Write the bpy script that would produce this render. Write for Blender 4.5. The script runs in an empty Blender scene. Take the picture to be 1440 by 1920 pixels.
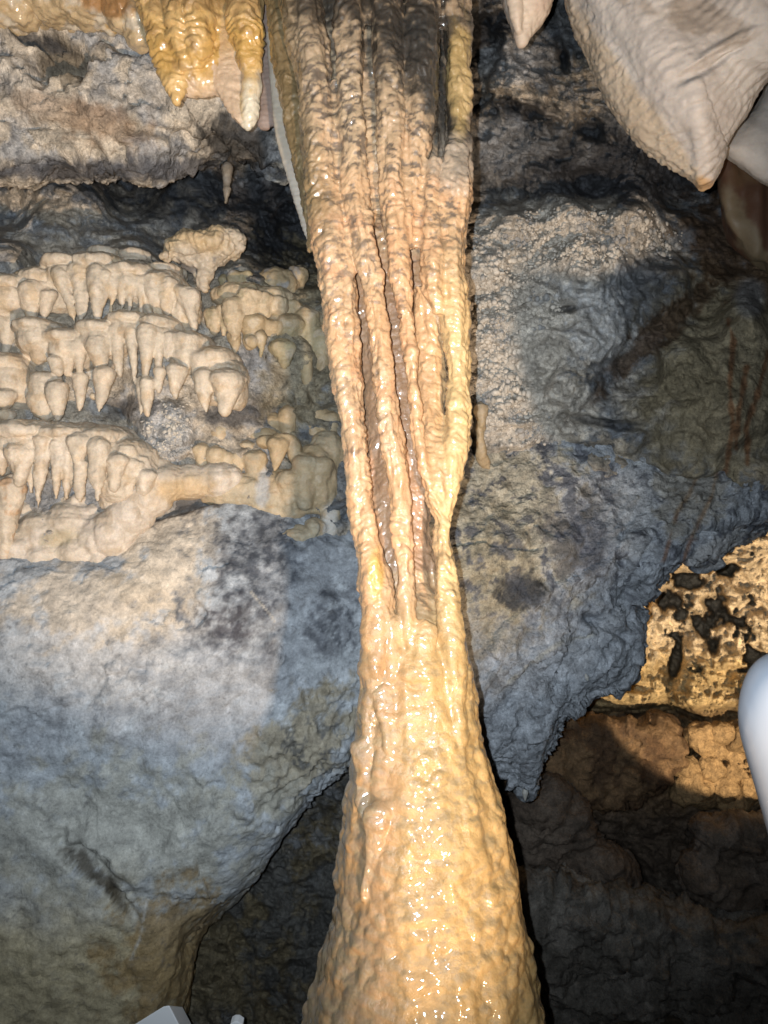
import bpy, math, random
import numpy as np

random.seed(7)
rng = np.random.default_rng(7)
sc = bpy.context.scene
C = sc.collection

# ------------------------------------------------------------------ camera, world, lamps, exposure
F = 26.0 / 36.0 * 1920.0          # focal length in pixels of the 1440x1920 photograph
CZ = 1.6                          # camera height above the cave floor
cam_d = bpy.data.cameras.new('camera')
cam_d.sensor_fit = 'AUTO'
cam_d.sensor_width = 36.0
cam_d.lens = 26.0
cam_d.clip_start = 0.02
cam_d.clip_end = 200.0
cam_d.dof.use_dof = True
cam_d.dof.focus_distance = 1.75
cam_d.dof.aperture_fstop = 9.0
cam = bpy.data.objects.new('camera', cam_d)
cam.location = (0, 0, CZ)
cam.rotation_euler = (math.radians(90), 0, 0)
C.objects.link(cam)
sc.camera = cam

world = bpy.data.worlds.new('World')
sc.world = world
world.use_nodes = True
bg = world.node_tree.nodes['Background']
bg.inputs[0].default_value = (0.9, 0.85, 0.8, 1)
bg.inputs[1].default_value = 0.012          # deep inside a cave: no daylight


def lamp(name, kind, loc, aim, power, color, radius, cone=None, blend=0.3):
    d = bpy.data.lights.new(name, kind)
    d.energy = power
    d.color = color
    d.shadow_soft_size = radius
    if kind == 'SPOT':
        d.spot_size = math.radians(cone)
        d.spot_blend = blend
    o = bpy.data.objects.new(name, d)
    o.location = loc
    v = np.array(aim, float) - np.array(loc, float)
    from mathutils import Vector
    o.rotation_euler = Vector(v).to_track_quat('-Z', 'Y').to_euler()
    C.objects.link(o)
    return o


# phone flash beside the lens; a warm cave spotlight below right; a second warm one inside the recess
lamp('flash_light', 'SPOT', (-0.032, 0.0, CZ + 0.012), (-0.30, 2.0, CZ + 0.16), 134.0, (0.84, 0.925, 1.0), 0.004, 110, 0.9)
lamp('cave_spotlight', 'SPOT', (0.55, -0.70, CZ - 1.30), (-0.36, 1.98, CZ + 0.77), 335.0, (1.0, 0.73, 0.49), 0.045, 45, 0.42)
lamp('recess_spotlight', 'SPOT', (1.25, 1.50, CZ - 0.90), (1.36, 2.90, CZ - 0.36), 125.0, (1.0, 0.78, 0.52), 0.015, 58, 0.10)

sc.view_settings.view_transform = 'Standard'
sc.view_settings.look = 'None'
sc.view_settings.exposure = 0.0
sc.view_settings.gamma = 1.0
sc.view_settings.use_curve_mapping = False
sc.cycles.max_bounces = 5
sc.cycles.diffuse_bounces = 3
sc.cycles.caustics_reflective = False
sc.cycles.caustics_refractive = False

# ------------------------------------------------------------------ numpy noise
_perm = rng.permutation(256).astype(np.int32)
_perm = np.concatenate([_perm, _perm, _perm])
_g = rng.normal(size=(256, 3)).astype(np.float32)
_g /= np.linalg.norm(_g, axis=1)[:, None]
_r3 = rng.random((256, 3)).astype(np.float32)


def _hash(i, j, k):
    return _perm[_perm[_perm[i & 255] + (j & 255)] + (k & 255)]


def perlin(p):
    p = p.astype(np.float32)
    i = np.floor(p).astype(np.int32)
    f = p - i
    u = f * f * f * (f * (f * 6 - 15) + 10)
    out = np.zeros(len(p), np.float32)
    for a in (0, 1):
        wa = u[:, 0] if a else 1 - u[:, 0]
        for b in (0, 1):
            wb = wa * (u[:, 1] if b else 1 - u[:, 1])
            for c in (0, 1):
                w = wb * (u[:, 2] if c else 1 - u[:, 2])
                g = _g[_hash(i[:, 0] + a, i[:, 1] + b, i[:, 2] + c)]
                out += w * (g[:, 0] * (f[:, 0] - a) + g[:, 1] * (f[:, 1] - b) + g[:, 2] * (f[:, 2] - c))
    return out * 1.5


def fbm(p, octv=4, gain=0.5, lac=2.03):
    s = np.zeros(len(p), np.float32)
    a = 1.0
    q = p
    for o in range(octv):
        s += a * perlin(q + 17.3 * o)
        a *= gain
        q = q * lac
    return s


def ridged(p, octv=4, gain=0.5, lac=2.1):
    s = np.zeros(len(p), np.float32)
    a = 1.0
    q = p
    for o in range(octv):
        s += a * (1 - 2 * np.abs(perlin(q + 9.1 * o)))
        a *= gain
        q = q * lac
    return s


def worley(p):
    p = p.astype(np.float32)
    i = np.floor(p).astype(np.int32)
    f1 = np.full(len(p), 9, np.float32)
    f2 = f1.copy()
    ids = np.zeros(len(p), np.int32)
    for a in (-1, 0, 1):
        for b in (-1, 0, 1):
            for c in (-1, 0, 1):
                ci = i + np.array([a, b, c], np.int32)
                h = _hash(ci[:, 0], ci[:, 1], ci[:, 2])
                d = ((ci + _r3[h] - p) ** 2).sum(1)
                near = d < f1
                f2 = np.where(near, f1, np.minimum(f2, d))
                ids = np.where(near, h, ids)
                f1 = np.where(near, d, f1)
    return np.sqrt(f1), np.sqrt(f2), ids


def facet(p, tilt=0.55):
    """broken rock: every cell is a tilted plane of its own"""
    p = p.astype(np.float32)
    i = np.floor(p).astype(np.int32)
    f1 = np.full(len(p), 9, np.float32)
    h = np.zeros(len(p), np.float32)
    for a in (-1, 0, 1):
        for b in (-1, 0, 1):
            for c in (-1, 0, 1):
                ci = i + np.array([a, b, c], np.int32)
                k = _hash(ci[:, 0], ci[:, 1], ci[:, 2])
                dl = p - (ci + _r3[k])
                d = (dl * dl).sum(1)
                near = d < f1
                f1 = np.where(near, d, f1)
                h = np.where(near, (dl * _g[k]).sum(1) * tilt + (_r3[k, 0] - 0.5) * 0.5, h)
    return h


def sm(a, b, x):
    t = np.clip((x - a) / (b - a), 0, 1)
    return t * t * (3 - 2 * t)


# ------------------------------------------------------------------ photograph pixel -> point in the cave
def P(px, py, Y):
    return np.stack([(np.asarray(px, float) - 720) * Y / F, np.asarray(Y, float) + 0 * np.asarray(px, float), CZ + (960 - np.asarray(py, float)) * Y / F], -1)


def proj(V):
    return 720 + F * V[:, 0] / V[:, 1], 960 - F * (V[:, 2] - CZ) / V[:, 1]


class MB:
    """collects closed shapes to be fused"""
    def __init__(self):
        self.v, self.f, self.n = [], [], 0

    def add(self, v, f):
        self.v.append(np.asarray(v, float))
        self.f += [tuple(i + self.n for i in q) for q in f]
        self.n += len(v)

    def rings(self, rings):
        k = len(rings[0])
        v = np.concatenate(rings)
        f = []
        for r in range(len(rings) - 1):
            for s in range(k):
                t = (s + 1) % k
                f.append((r * k + s, r * k + t, (r + 1) * k + t, (r + 1) * k + s))
        a, b = len(v), len(v) + 1
        v = np.vstack([v, rings[0].mean(0), rings[-1].mean(0)])
        for s in range(k):
            t = (s + 1) % k
            f.append((a, t, s))
            f.append((b, (len(rings) - 1) * k + s, (len(rings) - 1) * k + t))
        self.add(v, f)

    def ball(self, px, py, Y, rx, ry=None, rd=None, n=12):
        """ellipsoid; rx, ry in pixels, rd (depth) in pixels too"""
        ry = ry or rx
        rd = rd or (rx + ry) / 2
        c = P(px, py, Y)
        s = Y / F
        R = []
        for i in range(1, n // 2 + 1):
            th = math.pi * i / (n // 2 + 1)
            a = np.linspace(0, 2 * math.pi, n, endpoint=False)
            R.append(c + s * np.stack([rx * math.sin(th) * np.cos(a), rd * math.sin(th) * np.sin(a), 0 * a + ry * math.cos(th)], -1))
        self.rings(R)

    def tube(self, pts, n=12, flat=1.0, step=14):
        """pts: (px, py, Y, half-width px[, depth half-width px]); horizontal rings"""
        pts = resample(pts, step)
        a = np.linspace(0, 2 * math.pi, n, endpoint=False)
        R = []
        for q in pts:
            s = q[2] / F
            rd = q[4] if len(q) > 4 else q[3] * flat
            R.append(P(q[0], q[1], q[2]) + s * np.stack([q[3] * np.cos(a), rd * np.sin(a), 0 * a], -1))
        self.rings(R)
        return pts


def resample(pts, step):
    pts = np.array(pts, float)
    d = np.r_[0, np.cumsum(np.hypot(np.diff(pts[:, 0]), np.diff(pts[:, 1])))]
    n = max(3, int(d[-1] / step) + 1)
    t = np.linspace(0, d[-1], n)
    out = []
    for c in range(pts.shape[1]):
        y = pts[:, c]
        m = np.gradient(y, d) if len(y) > 2 else np.array([(y[1] - y[0]) / d[1]] * 2)
        k = np.clip(np.searchsorted(d, t, 'right') - 1, 0, len(d) - 2)
        h = d[k + 1] - d[k]
        u = (t - d[k]) / h
        out.append((2 * u**3 - 3 * u**2 + 1) * y[k] + (u**3 - 2 * u**2 + u) * h * m[k] + (-2 * u**3 + 3 * u**2) * y[k + 1] + (u**3 - u**2) * h * m[k + 1])
    return np.stack(out, -1)


def lobe_pts(x0, y0, x1, y1, w, Y, tip=0.16, dY=0.0, dome=0.26):
    pts = []
    tip = tip * 0.78
    ph, am = random.uniform(0, 6.28), random.uniform(0.03, 0.13)
    L = abs(y1 - y0)
    td = min(0.5, max(0.16, 0.8 * w / L))
    tb = min(0.45, max(0.10, 0.9 * w * tip / L)) if tip > 0.25 else 0.0
    for t in np.linspace(0, 1, 14):
        r = 1.0
        if t < td:
            r = math.sqrt(max(0.03, 1 - (1 - t / td) ** 2))
        if t > td * 0.6:
            u = (t - td * 0.6) / (1 - td * 0.6)
            r *= 1 - (1 - tip) * u ** 1.15
        if tb and t > 1 - tb:
            r *= math.sqrt(max(0.03, 1 - ((t - 1 + tb) / tb) ** 2))
        elif t == 1:
            r *= 0.55
        r *= 1 + am * math.sin(t * random.uniform(7, 9) + ph)
        b = math.sin(t * math.pi * 1.5 + ph) * w * 0.12 * t
        pts.append((x0 + (x1 - x0) * t + b, y0 + (y1 - y0) * t, Y + dY * t, max(1.2, w * r)))
    return pts


def remesh(mb, voxel, smooth=3, factor=0.5):
    me = bpy.data.meshes.new('raw')
    me.from_pydata(np.concatenate(mb.v).tolist(), [], mb.f)
    o = bpy.data.objects.new('raw', me)
    C.objects.link(o)
    m = o.modifiers.new('r', 'REMESH')
    m.mode = 'VOXEL'
    m.voxel_size = voxel
    if smooth:
        s = o.modifiers.new('s', 'SMOOTH')
        s.iterations = smooth
        s.factor = factor
    dg = bpy.context.evaluated_depsgraph_get()
    e = o.evaluated_get(dg)
    em = e.to_mesh()
    V = np.empty(len(em.vertices) * 3, np.float32)
    em.vertices.foreach_get('co', V)
    L = np.empty(len(em.loops), np.int32)
    em.loops.foreach_get('vertex_index', L)
    assert len(L) == 4 * len(em.polygons)
    e.to_mesh_clear()
    bpy.data.objects.remove(o)
    bpy.data.meshes.remove(me)
    return V.reshape(-1, 3).astype(np.float64), L.reshape(-1, 4)


def normals(V, Q):
    fn = np.cross(V[Q[:, 2]] - V[Q[:, 0]], V[Q[:, 3]] - V[Q[:, 1]])
    N = np.zeros_like(V)
    for c in range(3):
        for k in range(4):
            N[:, c] += np.bincount(Q[:, k], weights=fn[:, c], minlength=len(V))
    return N / (np.linalg.norm(N, axis=1)[:, None] + 1e-12)


def make(name, V, Q, col, m, parent=None, base=None, nrm=None):
    """one mesh object from vertices, quads and a stone colour per vertex"""
    used = np.unique(Q)
    idx = np.zeros(len(V), np.int64)
    idx[used] = np.arange(len(used))
    v = V[used]
    if base is not None:
        v = v - np.asarray(base)
    q = idx[Q]
    me = bpy.data.meshes.new(name)
    me.vertices.add(len(v))
    me.vertices.foreach_set('co', v.astype(np.float32).ravel())
    me.loops.add(q.size)
    me.loops.foreach_set('vertex_index', q.astype(np.int32).ravel())
    me.polygons.add(len(q))
    me.polygons.foreach_set('loop_start', (np.arange(len(q)) * q.shape[1]).astype(np.int32))
    me.update(calc_edges=True)
    me.polygons.foreach_set('use_smooth', np.ones(len(q), bool))
    if col is not None:
        a = me.color_attributes.new('Col', 'FLOAT_COLOR', 'POINT')
        c4 = np.ones((len(v), 4), np.float32)
        c4[:, :3] = np.clip(col[used], 0.004, 0.9)
        a.data.foreach_set('color', c4.ravel())
    if nrm is not None:
        me.normals_split_custom_set_from_vertices(nrm[used].tolist())
    me.materials.append(m)
    o = bpy.data.objects.new(name, me)
    C.objects.link(o)
    if parent is not None:
        o.parent = parent
    return o


def thing(name, label, cat, loc, group=None):
    o = bpy.data.objects.new(name, None)
    o.empty_display_size = 0.05
    o.location = loc
    o['label'] = label
    o['category'] = cat
    if group:
        o['group'] = group
    C.objects.link(o)
    return o


def tag(o, label, cat, group=None):
    o['label'] = label
    o['category'] = cat
    if group:
        o['group'] = group
    return o


# ------------------------------------------------------------------ materials
def stone(name, rough=(0.55, 0.9), mott=0.35, mscale=28.0, bump=0.5, bscale=45.0, bdist=0.006, sss=0.0, coat=0.0, spec=0.4, crack=0.0, tint=(1, 1, 1), speck=0.0):
    m = bpy.data.materials.new(name)
    m.use_nodes = True
    nt = m.node_tree
    b = nt.nodes['Principled BSDF']
    N = nt.nodes.new
    Lk = nt.links.new
    tc = N('ShaderNodeTexCoord')
    at = N('ShaderNodeVertexColor')
    at.layer_name = 'Col'

    def noise(scale, detail, rough=0.6, dist=0.0):
        n = N('ShaderNodeTexNoise')
        n.inputs['Scale'].default_value = scale
        n.inputs['Detail'].default_value = detail
        n.inputs['Roughness'].default_value = rough
        n.inputs['Distortion'].default_value = dist
        Lk(tc.outputs['Object'], n.inputs['Vector'])
        return n

    def rng_(src, a, b_, c, d):
        r = N('ShaderNodeMapRange')
        for k, v in zip((1, 2, 3, 4), (a, b_, c, d)):
            r.inputs[k].default_value = v
        Lk(src, r.inputs[0])
        return r.outputs[0]

    def mul(c_in, f_in):
        x = N('ShaderNodeVectorMath')
        x.operation = 'MULTIPLY'
        Lk(c_in, x.inputs[0])
        Lk(f_in, x.inputs[1])
        return x.outputs[0]
    n1 = noise(mscale, 9, 0.65, 0.4)
    col = mul(at.outputs['Color'], rng_(n1.outputs[0], 0.3, 0.7, 1 - mott, 1 + mott))
    n2 = noise(mscale * 6.5, 6, 0.7)
    col = mul(col, rng_(n2.outputs[0], 0.3, 0.7, 1 - mott * 0.7, 1 + mott * 0.7))
    if speck:
        n3 = noise(mscale * 3.1, 8, 0.75, 1.0)
        col = mul(col, rng_(n3.outputs[0], 0.36, 0.44, 1 - speck, 1))
    Lk(col, b.inputs['Base Color'])
    n4 = noise(14, 5)
    Lk(rng_(n4.outputs[0], 0.35, 0.65, rough[0], rough[1]), b.inputs['Roughness'])
    b.inputs['Specular IOR Level'].default_value = spec
    nb = noise(bscale, 10, 0.62, 0.2)
    h = nb.outputs[0]
    if crack:
        vo = N('ShaderNodeTexVoronoi')
        vo.feature = 'DISTANCE_TO_EDGE'
        vo.inputs['Scale'].default_value = bscale * 0.5
        nw = noise(bscale * 0.4, 4)
        ad = N('ShaderNodeVectorMath')
        ad.operation = 'MULTIPLY_ADD'
        Lk(nw.outputs['Color'], ad.inputs[0])
        ad.inputs[1].default_value = (0.05, 0.05, 0.05)
        Lk(tc.outputs['Object'], ad.inputs[2])
        Lk(ad.outputs[0], vo.inputs['Vector'])
        cr = rng_(vo.outputs['Distance'], 0.0, 0.12, -crack, 0.0)
        s = N('ShaderNodeMath')
        Lk(h, s.inputs[0])
        Lk(cr, s.inputs[1])
        h = s.outputs[0]
    bp = N('ShaderNodeBump')
    bp.inputs['Strength'].default_value = bump
    bp.inputs['Distance'].default_value = bdist
    Lk(h, bp.inputs['Height'])
    Lk(bp.outputs[0], b.inputs['Normal'])
    if sss:
        b.inputs['Subsurface Weight'].default_value = sss
        b.inputs['Subsurface Radius'].default_value = (0.012, 0.006, 0.003)
        b.inputs['Subsurface Scale'].default_value = 1.0
    if coat:
        b.inputs['Coat Weight'].default_value = coat
        b.inputs['Coat Roughness'].default_value = 0.075
    return m


M_rock = stone('rock', (0.5, 0.9), 0.50, 26, 1.0, 48, 0.016, crack=0.0, spec=0.3, speck=0.45)
M_boulder = stone('smooth_limestone', (0.5, 0.85), 0.34, 24, 0.7, 60, 0.008, spec=0.35, speck=0.3)
M_flow = stone('flowstone', (0.38, 0.75), 0.20, 30, 0.5, 80, 0.005, sss=0.12, spec=0.4)
M_wet = stone('wet_flowstone', (0.22, 0.5), 0.16, 34, 0.75, 62, 0.005, sss=0.12, coat=1.0, spec=0.4)
M_pale = stone('pale_calcite', (0.45, 0.7), 0.07, 20, 0.3, 110, 0.003, sss=0.15, spec=0.35)
M_pop = stone('popcorn_calcite', (0.6, 0.85), 0.25, 40, 0.5, 120, 0.003, spec=0.3)

mp = bpy.data.materials.new('white_plastic')
mp.use_nodes = True
_b = mp.node_tree.nodes['Principled BSDF']
_b.inputs['Base Color'].default_value = (0.30, 0.34, 0.40, 1)
_b.inputs['Roughness'].default_value = 0.35
_n = mp.node_tree.nodes.new('ShaderNodeTexNoise')
_n.inputs['Scale'].default_value = 400
_bp = mp.node_tree.nodes.new('ShaderNodeBump')
_bp.inputs['Strength'].default_value = 0.05
_bp.inputs['Distance'].default_value = 0.001
mp.node_tree.links.new(_n.outputs[0], _bp.inputs['Height'])
mp.node_tree.links.new(_bp.outputs[0], _b.inputs['Normal'])

# ------------------------------------------------------------------ stone colours
A = lambda *c: np.array(c, float)
GREY = A(0.23, 0.235, 0.24)
BLUE = A(0.17, 0.185, 0.205)
DARK = A(0.035, 0.037, 0.042)
CREAM = A(0.55, 0.475, 0.375)
TAN = A(0.47, 0.36, 0.22)
OLIVE = A(0.22, 0.185, 0.115)
BROWN = A(0.16, 0.095, 0.05)
PEACH = A(0.54, 0.345, 0.20)
YELLOW = A(0.62, 0.46, 0.22)
GOLD = A(0.52, 0.32, 0.10)


def mixc(col, c, w):
    return col + (np.asarray(c) - col) * np.clip(w, 0, 1)[:, None]


def patch(px, py, cx, cy, rx, ry, rot=0.0, wob=None, soft=0.35):
    dx, dy = px - cx, py - cy
    a = math.radians(rot)
    u = (dx * math.cos(a) + dy * math.sin(a)) / rx
    v = (-dx * math.sin(a) + dy * math.cos(a)) / ry
    d = np.hypot(u, v)
    if wob is not None:
        d = d + wob
    return 1 - sm(1 - soft, 1 + soft, d)


def seg_dist(px, py, path):
    best = np.full(len(px), 1e9)
    for (x0, y0), (x1, y1) in zip(path[:-1], path[1:]):
        dx, dy = x1 - x0, y1 - y0
        t = np.clip(((px - x0) * dx + (py - y0) * dy) / (dx * dx + dy * dy), 0, 1)
        best = np.minimum(best, np.hypot(px - x0 - t * dx, py - y0 - t * dy))
    return best


# ================================================================== THE CAVE WALL (structure)
ctrl = [  # (px, py, distance)
    (-200, -200, 2.2), (200, -200, 2.2), (700, -200, 2.2), (1100, -200, 2.1), (1640, -200, 1.9),
    (0, 200, 2.35), (400, 200, 2.4), (0, 385, 2.45), (250, 345, 2.7), (480, 330, 2.65), (560, 450, 2.6), (150, 400, 2.3),
    (100, 450, 2.22), (330, 410, 2.45), (0, 500, 2.0), (250, 520, 2.02), (480, 560, 2.08), (600, 600, 2.12),
    (0, 600, 1.96), (200, 600, 1.97), (100, 700, 1.96), (300, 690, 1.96), (0, 740, 1.96), (200, 740, 2.0), (330, 800, 1.97), (400, 720, 1.99), (480, 600, 2.0), (540, 650, 2.02), (560, 760, 2.05), (0, 900, 1.93), (250, 900, 1.94), (100, 950, 1.93), (500, 880, 1.99), (640, 950, 2.05),
    (0, 1100, 2.08), (300, 1100, 2.06), (620, 1100, 2.08), (100, 1300, 2.2), (500, 1300, 2.25), (0, 1600, 2.3), (300, 1700, 2.35),
    (560, 1500, 2.4), (600, 1600, 2.42), (460, 1750, 2.35), (600, 1800, 2.38), (300, 1950, 2.3), (500, 1950, 2.2), (0, 2100, 2.2), (600, 2120, 2.1),
    (760, 300, 2.35), (760, 700, 2.1), (760, 1200, 2.2), (760, 1700, 2.5),
    (920, 60, 2.3), (1060, 100, 2.35), (960, 200, 2.25), (1100, 260, 2.3), (1000, 300, 2.3), (930, 330, 2.35), (1100, 350, 2.5), (1280, 360, 2.5), (960, 370, 2.45),
    (960, 410, 2.10), (1080, 400, 2.08), (1180, 420, 2.12), (1280, 430, 2.3), (1400, 430, 2.35),
    (900, 500, 2.08), (1100, 500, 2.02), (1250, 540, 2.1), (1320, 560, 2.2), (900, 700, 2.06), (1030, 600, 2.05), (1100, 640, 2.0), (1030, 690, 2.10),
    (1060, 720, 2.02), (1180, 700, 2.14), (950, 800, 2.05), (1100, 790, 2.10), (1200, 780, 2.06), (1050, 850, 2.14), (1300, 700, 1.98), (1400, 620, 2.0), (1380, 780, 1.97), (1460, 560, 2.15),
    (1300, 850, 2.02), (1420, 900, 2.02), (1150, 880, 2.10), (960, 900, 2.14), (1640, 700, 1.8),
    (960, 1100, 2.5), (1100, 1100, 2.6), (1300, 1000, 2.5), (1440, 980, 2.6),
    (1250, 1100, 2.95), (1350, 1080, 2.9), (1440, 1080, 2.85), (1640, 1050, 2.6), (1250, 1200, 2.95), (1350, 1200, 2.88), (1440, 1200, 2.8),
    (1200, 1290, 2.92), (1300, 1310, 2.8), (1420, 1320, 2.72), (1100, 1335, 3.0), (1250, 1340, 3.1), (1380, 1350, 3.0),
    (1000, 1400, 3.0), (1150, 1420, 2.9), (1300, 1420, 2.95), (1420, 1420, 2.85), (1150, 1500, 2.95), (1350, 1500, 2.9), (1440, 1540, 2.8), (1640, 1500, 2.6),
    (1000, 1600, 3.1), (1150, 1640, 3.15), (1300, 1620, 3.0), (1440, 1650, 2.9), (1050, 1700, 2.9), (1250, 1750, 2.85), (1440, 1800, 2.7),
    (1050, 1900, 2.75), (1250, 1950, 2.6), (1440, 2000, 2.5), (900, 2120, 2.5), (1640, 2120, 2.3), (1640, 1800, 2.4), (-200, 600, 2.0), (-200, 1000, 2.0), (-200, 1600, 2.1),
]
ctrl = np.array(ctrl, float)
STEP = 3.0
gx = np.r_[np.arange(-1000, -101, 14.0), np.arange(-100, 1540 + 0.1, STEP), np.arange(1554, 2440, 14.0)]
gy = np.r_[np.arange(-800, -101, 14.0), np.arange(-100, 2020 + 0.1, STEP), np.arange(2034, 2700, 14.0)]


def rbf_depth(px, py):
    num = np.zeros(len(px))
    den = np.zeros(len(px))
    for x, y, d in ctrl:
        r2 = ((px - x) ** 2 + (py - y) ** 2)
        w = 1.0 / (r2 + 400.0) ** 1.8
        num += w * d
        den += w
    return num / den


cx_, cy_ = np.meshgrid(np.linspace(-1000, 2440, 345), np.linspace(-800, 2700, 351))
coarse = rbf_depth(cx_.ravel(), cy_.ravel()).reshape(cx_.shape)


def bilerp(grid, px, py, x0, y0, sx, sy):
    u = np.clip((px - x0) / sx, 0, grid.shape[1] - 1.001)
    v = np.clip((py - y0) / sy, 0, grid.shape[0] - 1.001)
    i, j = u.astype(int), v.astype(int)
    a, b = u - i, v - j
    return grid[j, i] * (1 - a) * (1 - b) + grid[j, i + 1] * a * (1 - b) + grid[j + 1, i] * (1 - a) * b + grid[j + 1, i + 1] * a * b


WX, WY = [a.ravel() for a in np.meshgrid(gx, gy)]
wd = bilerp(coarse, WX, WY, -1000, -800, 10.0, 10.0)
W0 = P(WX, WY, wd)
wn = fbm(W0 * 6.0, 3)                       # slow wobble used for edges of stains too
wn2 = fbm(W0 * 22.0, 4)
wr = ridged(W0 * np.array([9, 9, 16]) + wn[:, None] * 0.5, 5, 0.52)
smooth_right = patch(WX, WY, 1370, 740, 130, 230, 20, wn * 0.3)
shelfzone = patch(WX, WY, 180, 740, 400, 290, 0, wn * .2)
disp = 0.030 * wr * (1 - 0.7 * smooth_right) * (1 - 0.6 * shelfzone) + 0.05 * wn * (1 - 0.6 * shelfzone) + 0.012 * wn2
strata = ridged(W0 * np.array([3, 3, 22]) + wn[:, None] * 0.8, 3)
topr = patch(WX, WY, 1050, 200, 260, 190, 10, wn * 0.3)
disp += 0.03 * strata * topr
# bubbled relief left of the shelves and on the right-hand ledge
def dome(p, mask):
    r = np.zeros(len(p), np.float32)
    k = mask > 0.02
    r[k] = 1 - np.minimum(worley(p[k])[0], 1) ** 2
    return r * mask


lumps = np.maximum(patch(WX, WY, 110, 420, 290, 75, 12, wn * 0.4), patch(WX, WY, 470, 380, 90, 60, 10, wn * 0.4))
disp += 0.055 * dome(W0 * 15 + wn2[:, None] * 0.35, lumps) + 0.012 * dome(W0 * 40 + wn2[:, None] * 0.3, lumps)
popm = np.maximum.reduce([patch(WX, WY, 1040, 455, 210, 75, -6, wn * 0.4), patch(WX, WY, 950, 650, 110, 210, 0, wn * 0.4), patch(WX, WY, 1060, 770, 90, 70, 0, wn * 0.4), 0.5 * patch(WX, WY, 1200, 750, 80, 50, 0, wn * .4), 0.35 * patch(WX, WY, 1100, 590, 140, 100, 0, wn * .3), patch(WX, WY, 312, 812, 50, 55, 0, wn * .4)])
pop1 = dome(W0 * 30 + wn2[:, None] * 0.3, popm)
pop2 = dome(W0 * 72 + wn2[:, None] * 0.4, popm)
disp += 0.030 * pop1 + 0.015 * pop2
# the pitted, crusted rock face at the back of the recess
pit_n = fbm(W0 * 9.0 + 31.0, 4)
recess_face = patch(WX, WY, 1360, 1160, 240, 190, -25, wn * 0.2)
pits = sm(0.42, 0.6, pit_n) * recess_face * (WY < 1260)
for (cx, cy, rx, ry, rot) in [(1285, 1088, 28, 16, 10), (1262, 1125, 26, 18, 0), (1345, 1150, 20, 32, 0), (1362, 1070, 16, 10, 0), (1265, 1240, 8, 40, 12), (1312, 1175, 10, 40, -35), (1425, 1285, 14, 16, 0)]:
    pits = np.maximum(pits, patch(WX, WY, cx, cy, rx, ry, rot, pit_n * 0.5 + wn2 * 0.6, 0.45))
disp -= 0.34 * pits
disp += 0.03 * dome(W0 * 26 + wn2[:, None] * 0.5, recess_face * (1 - pits))
disp += 0.035 * recess_face * fbm(W0 * 30.0, 4) + 0.03 * recess_face * ridged(W0 * 14 + 5, 3)
# the thin bedding crack below the pale stratum, and the rubble patch
crack = np.exp(-(np.minimum(9, seg_dist(WX, WY, [(1090, 1330), (1190, 1334), (1260, 1326), (1310, 1345), (1325, 1370), (1300, 1400), (1290, 1420)]) / (5 + 6 * wn2)) ** 2))
crack = np.where((WX > 1050) & (WY > 1290), crack, 0)
disp -= 0.22 * crack
band = patch(WX, WY, 1270, 1312, 260, 12, 3, None, 0.4)
disp += 0.05 * band
rub = patch(WX, WY, 1360, 1440, 85, 70, 0, wn * 0.3)
kk = rub > 0.02
g1, g2, gi = worley((W0 * 30 + wn2[:, None] * 0.6)[kk])
disp[kk] += rub[kk] * (0.07 * np.minimum(0.4, g2 - g1) * 2 + 0.025 * (gi % 7 - 3) / 3)
# slots in the right-hand wall; their deep shade is painted in the wall colour
slot_shade = np.zeros(len(WX))
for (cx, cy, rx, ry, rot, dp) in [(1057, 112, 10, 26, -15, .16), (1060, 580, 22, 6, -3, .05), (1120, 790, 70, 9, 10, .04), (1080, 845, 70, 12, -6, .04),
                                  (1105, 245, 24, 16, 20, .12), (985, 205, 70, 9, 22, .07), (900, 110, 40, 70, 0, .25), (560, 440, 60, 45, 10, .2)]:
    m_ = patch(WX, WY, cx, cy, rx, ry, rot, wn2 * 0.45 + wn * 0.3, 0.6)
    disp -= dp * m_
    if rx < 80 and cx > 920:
        slot_shade = np.maximum(slot_shade, m_)
fm = np.maximum.reduce([0.9 * sm(860, 900, WX) * (1 - sm(330, 400, WY)), 0.55 * patch(WX, WY, 1080, 600, 240, 230, 0, wn * .3) * (1 - 0.6 * popm), 0.8 * ((WX > 900) & (WY > 1360)), 0.8 * patch(WX, WY, 500, 1700, 260, 360, 20, wn * .3), 0.4 * patch(WX, WY, 300, 370, 350, 90, 5, wn * .3)])
kk = fm > 0.02
Wk = W0[kk] + 0.035 * np.stack([wn2[kk], wn[kk], -wn2[kk]], -1)
disp[kk] += fm[kk] * (0.060 * facet(Wk * np.array([8, 8, 13])) + 0.022 * facet(Wk * 24 + 3))
wdist = wd - disp
V = P(WX, WY, wdist)
nx, ny = len(gx), len(gy)
wall_depth = wdist.reshape(ny, nx)


def wall_at(px, py):
    return bilerp(wall_depth, np.interp(px, gx, np.arange(nx)), np.interp(py, gy, np.arange(ny)), 0, 0, 1, 1)


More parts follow.
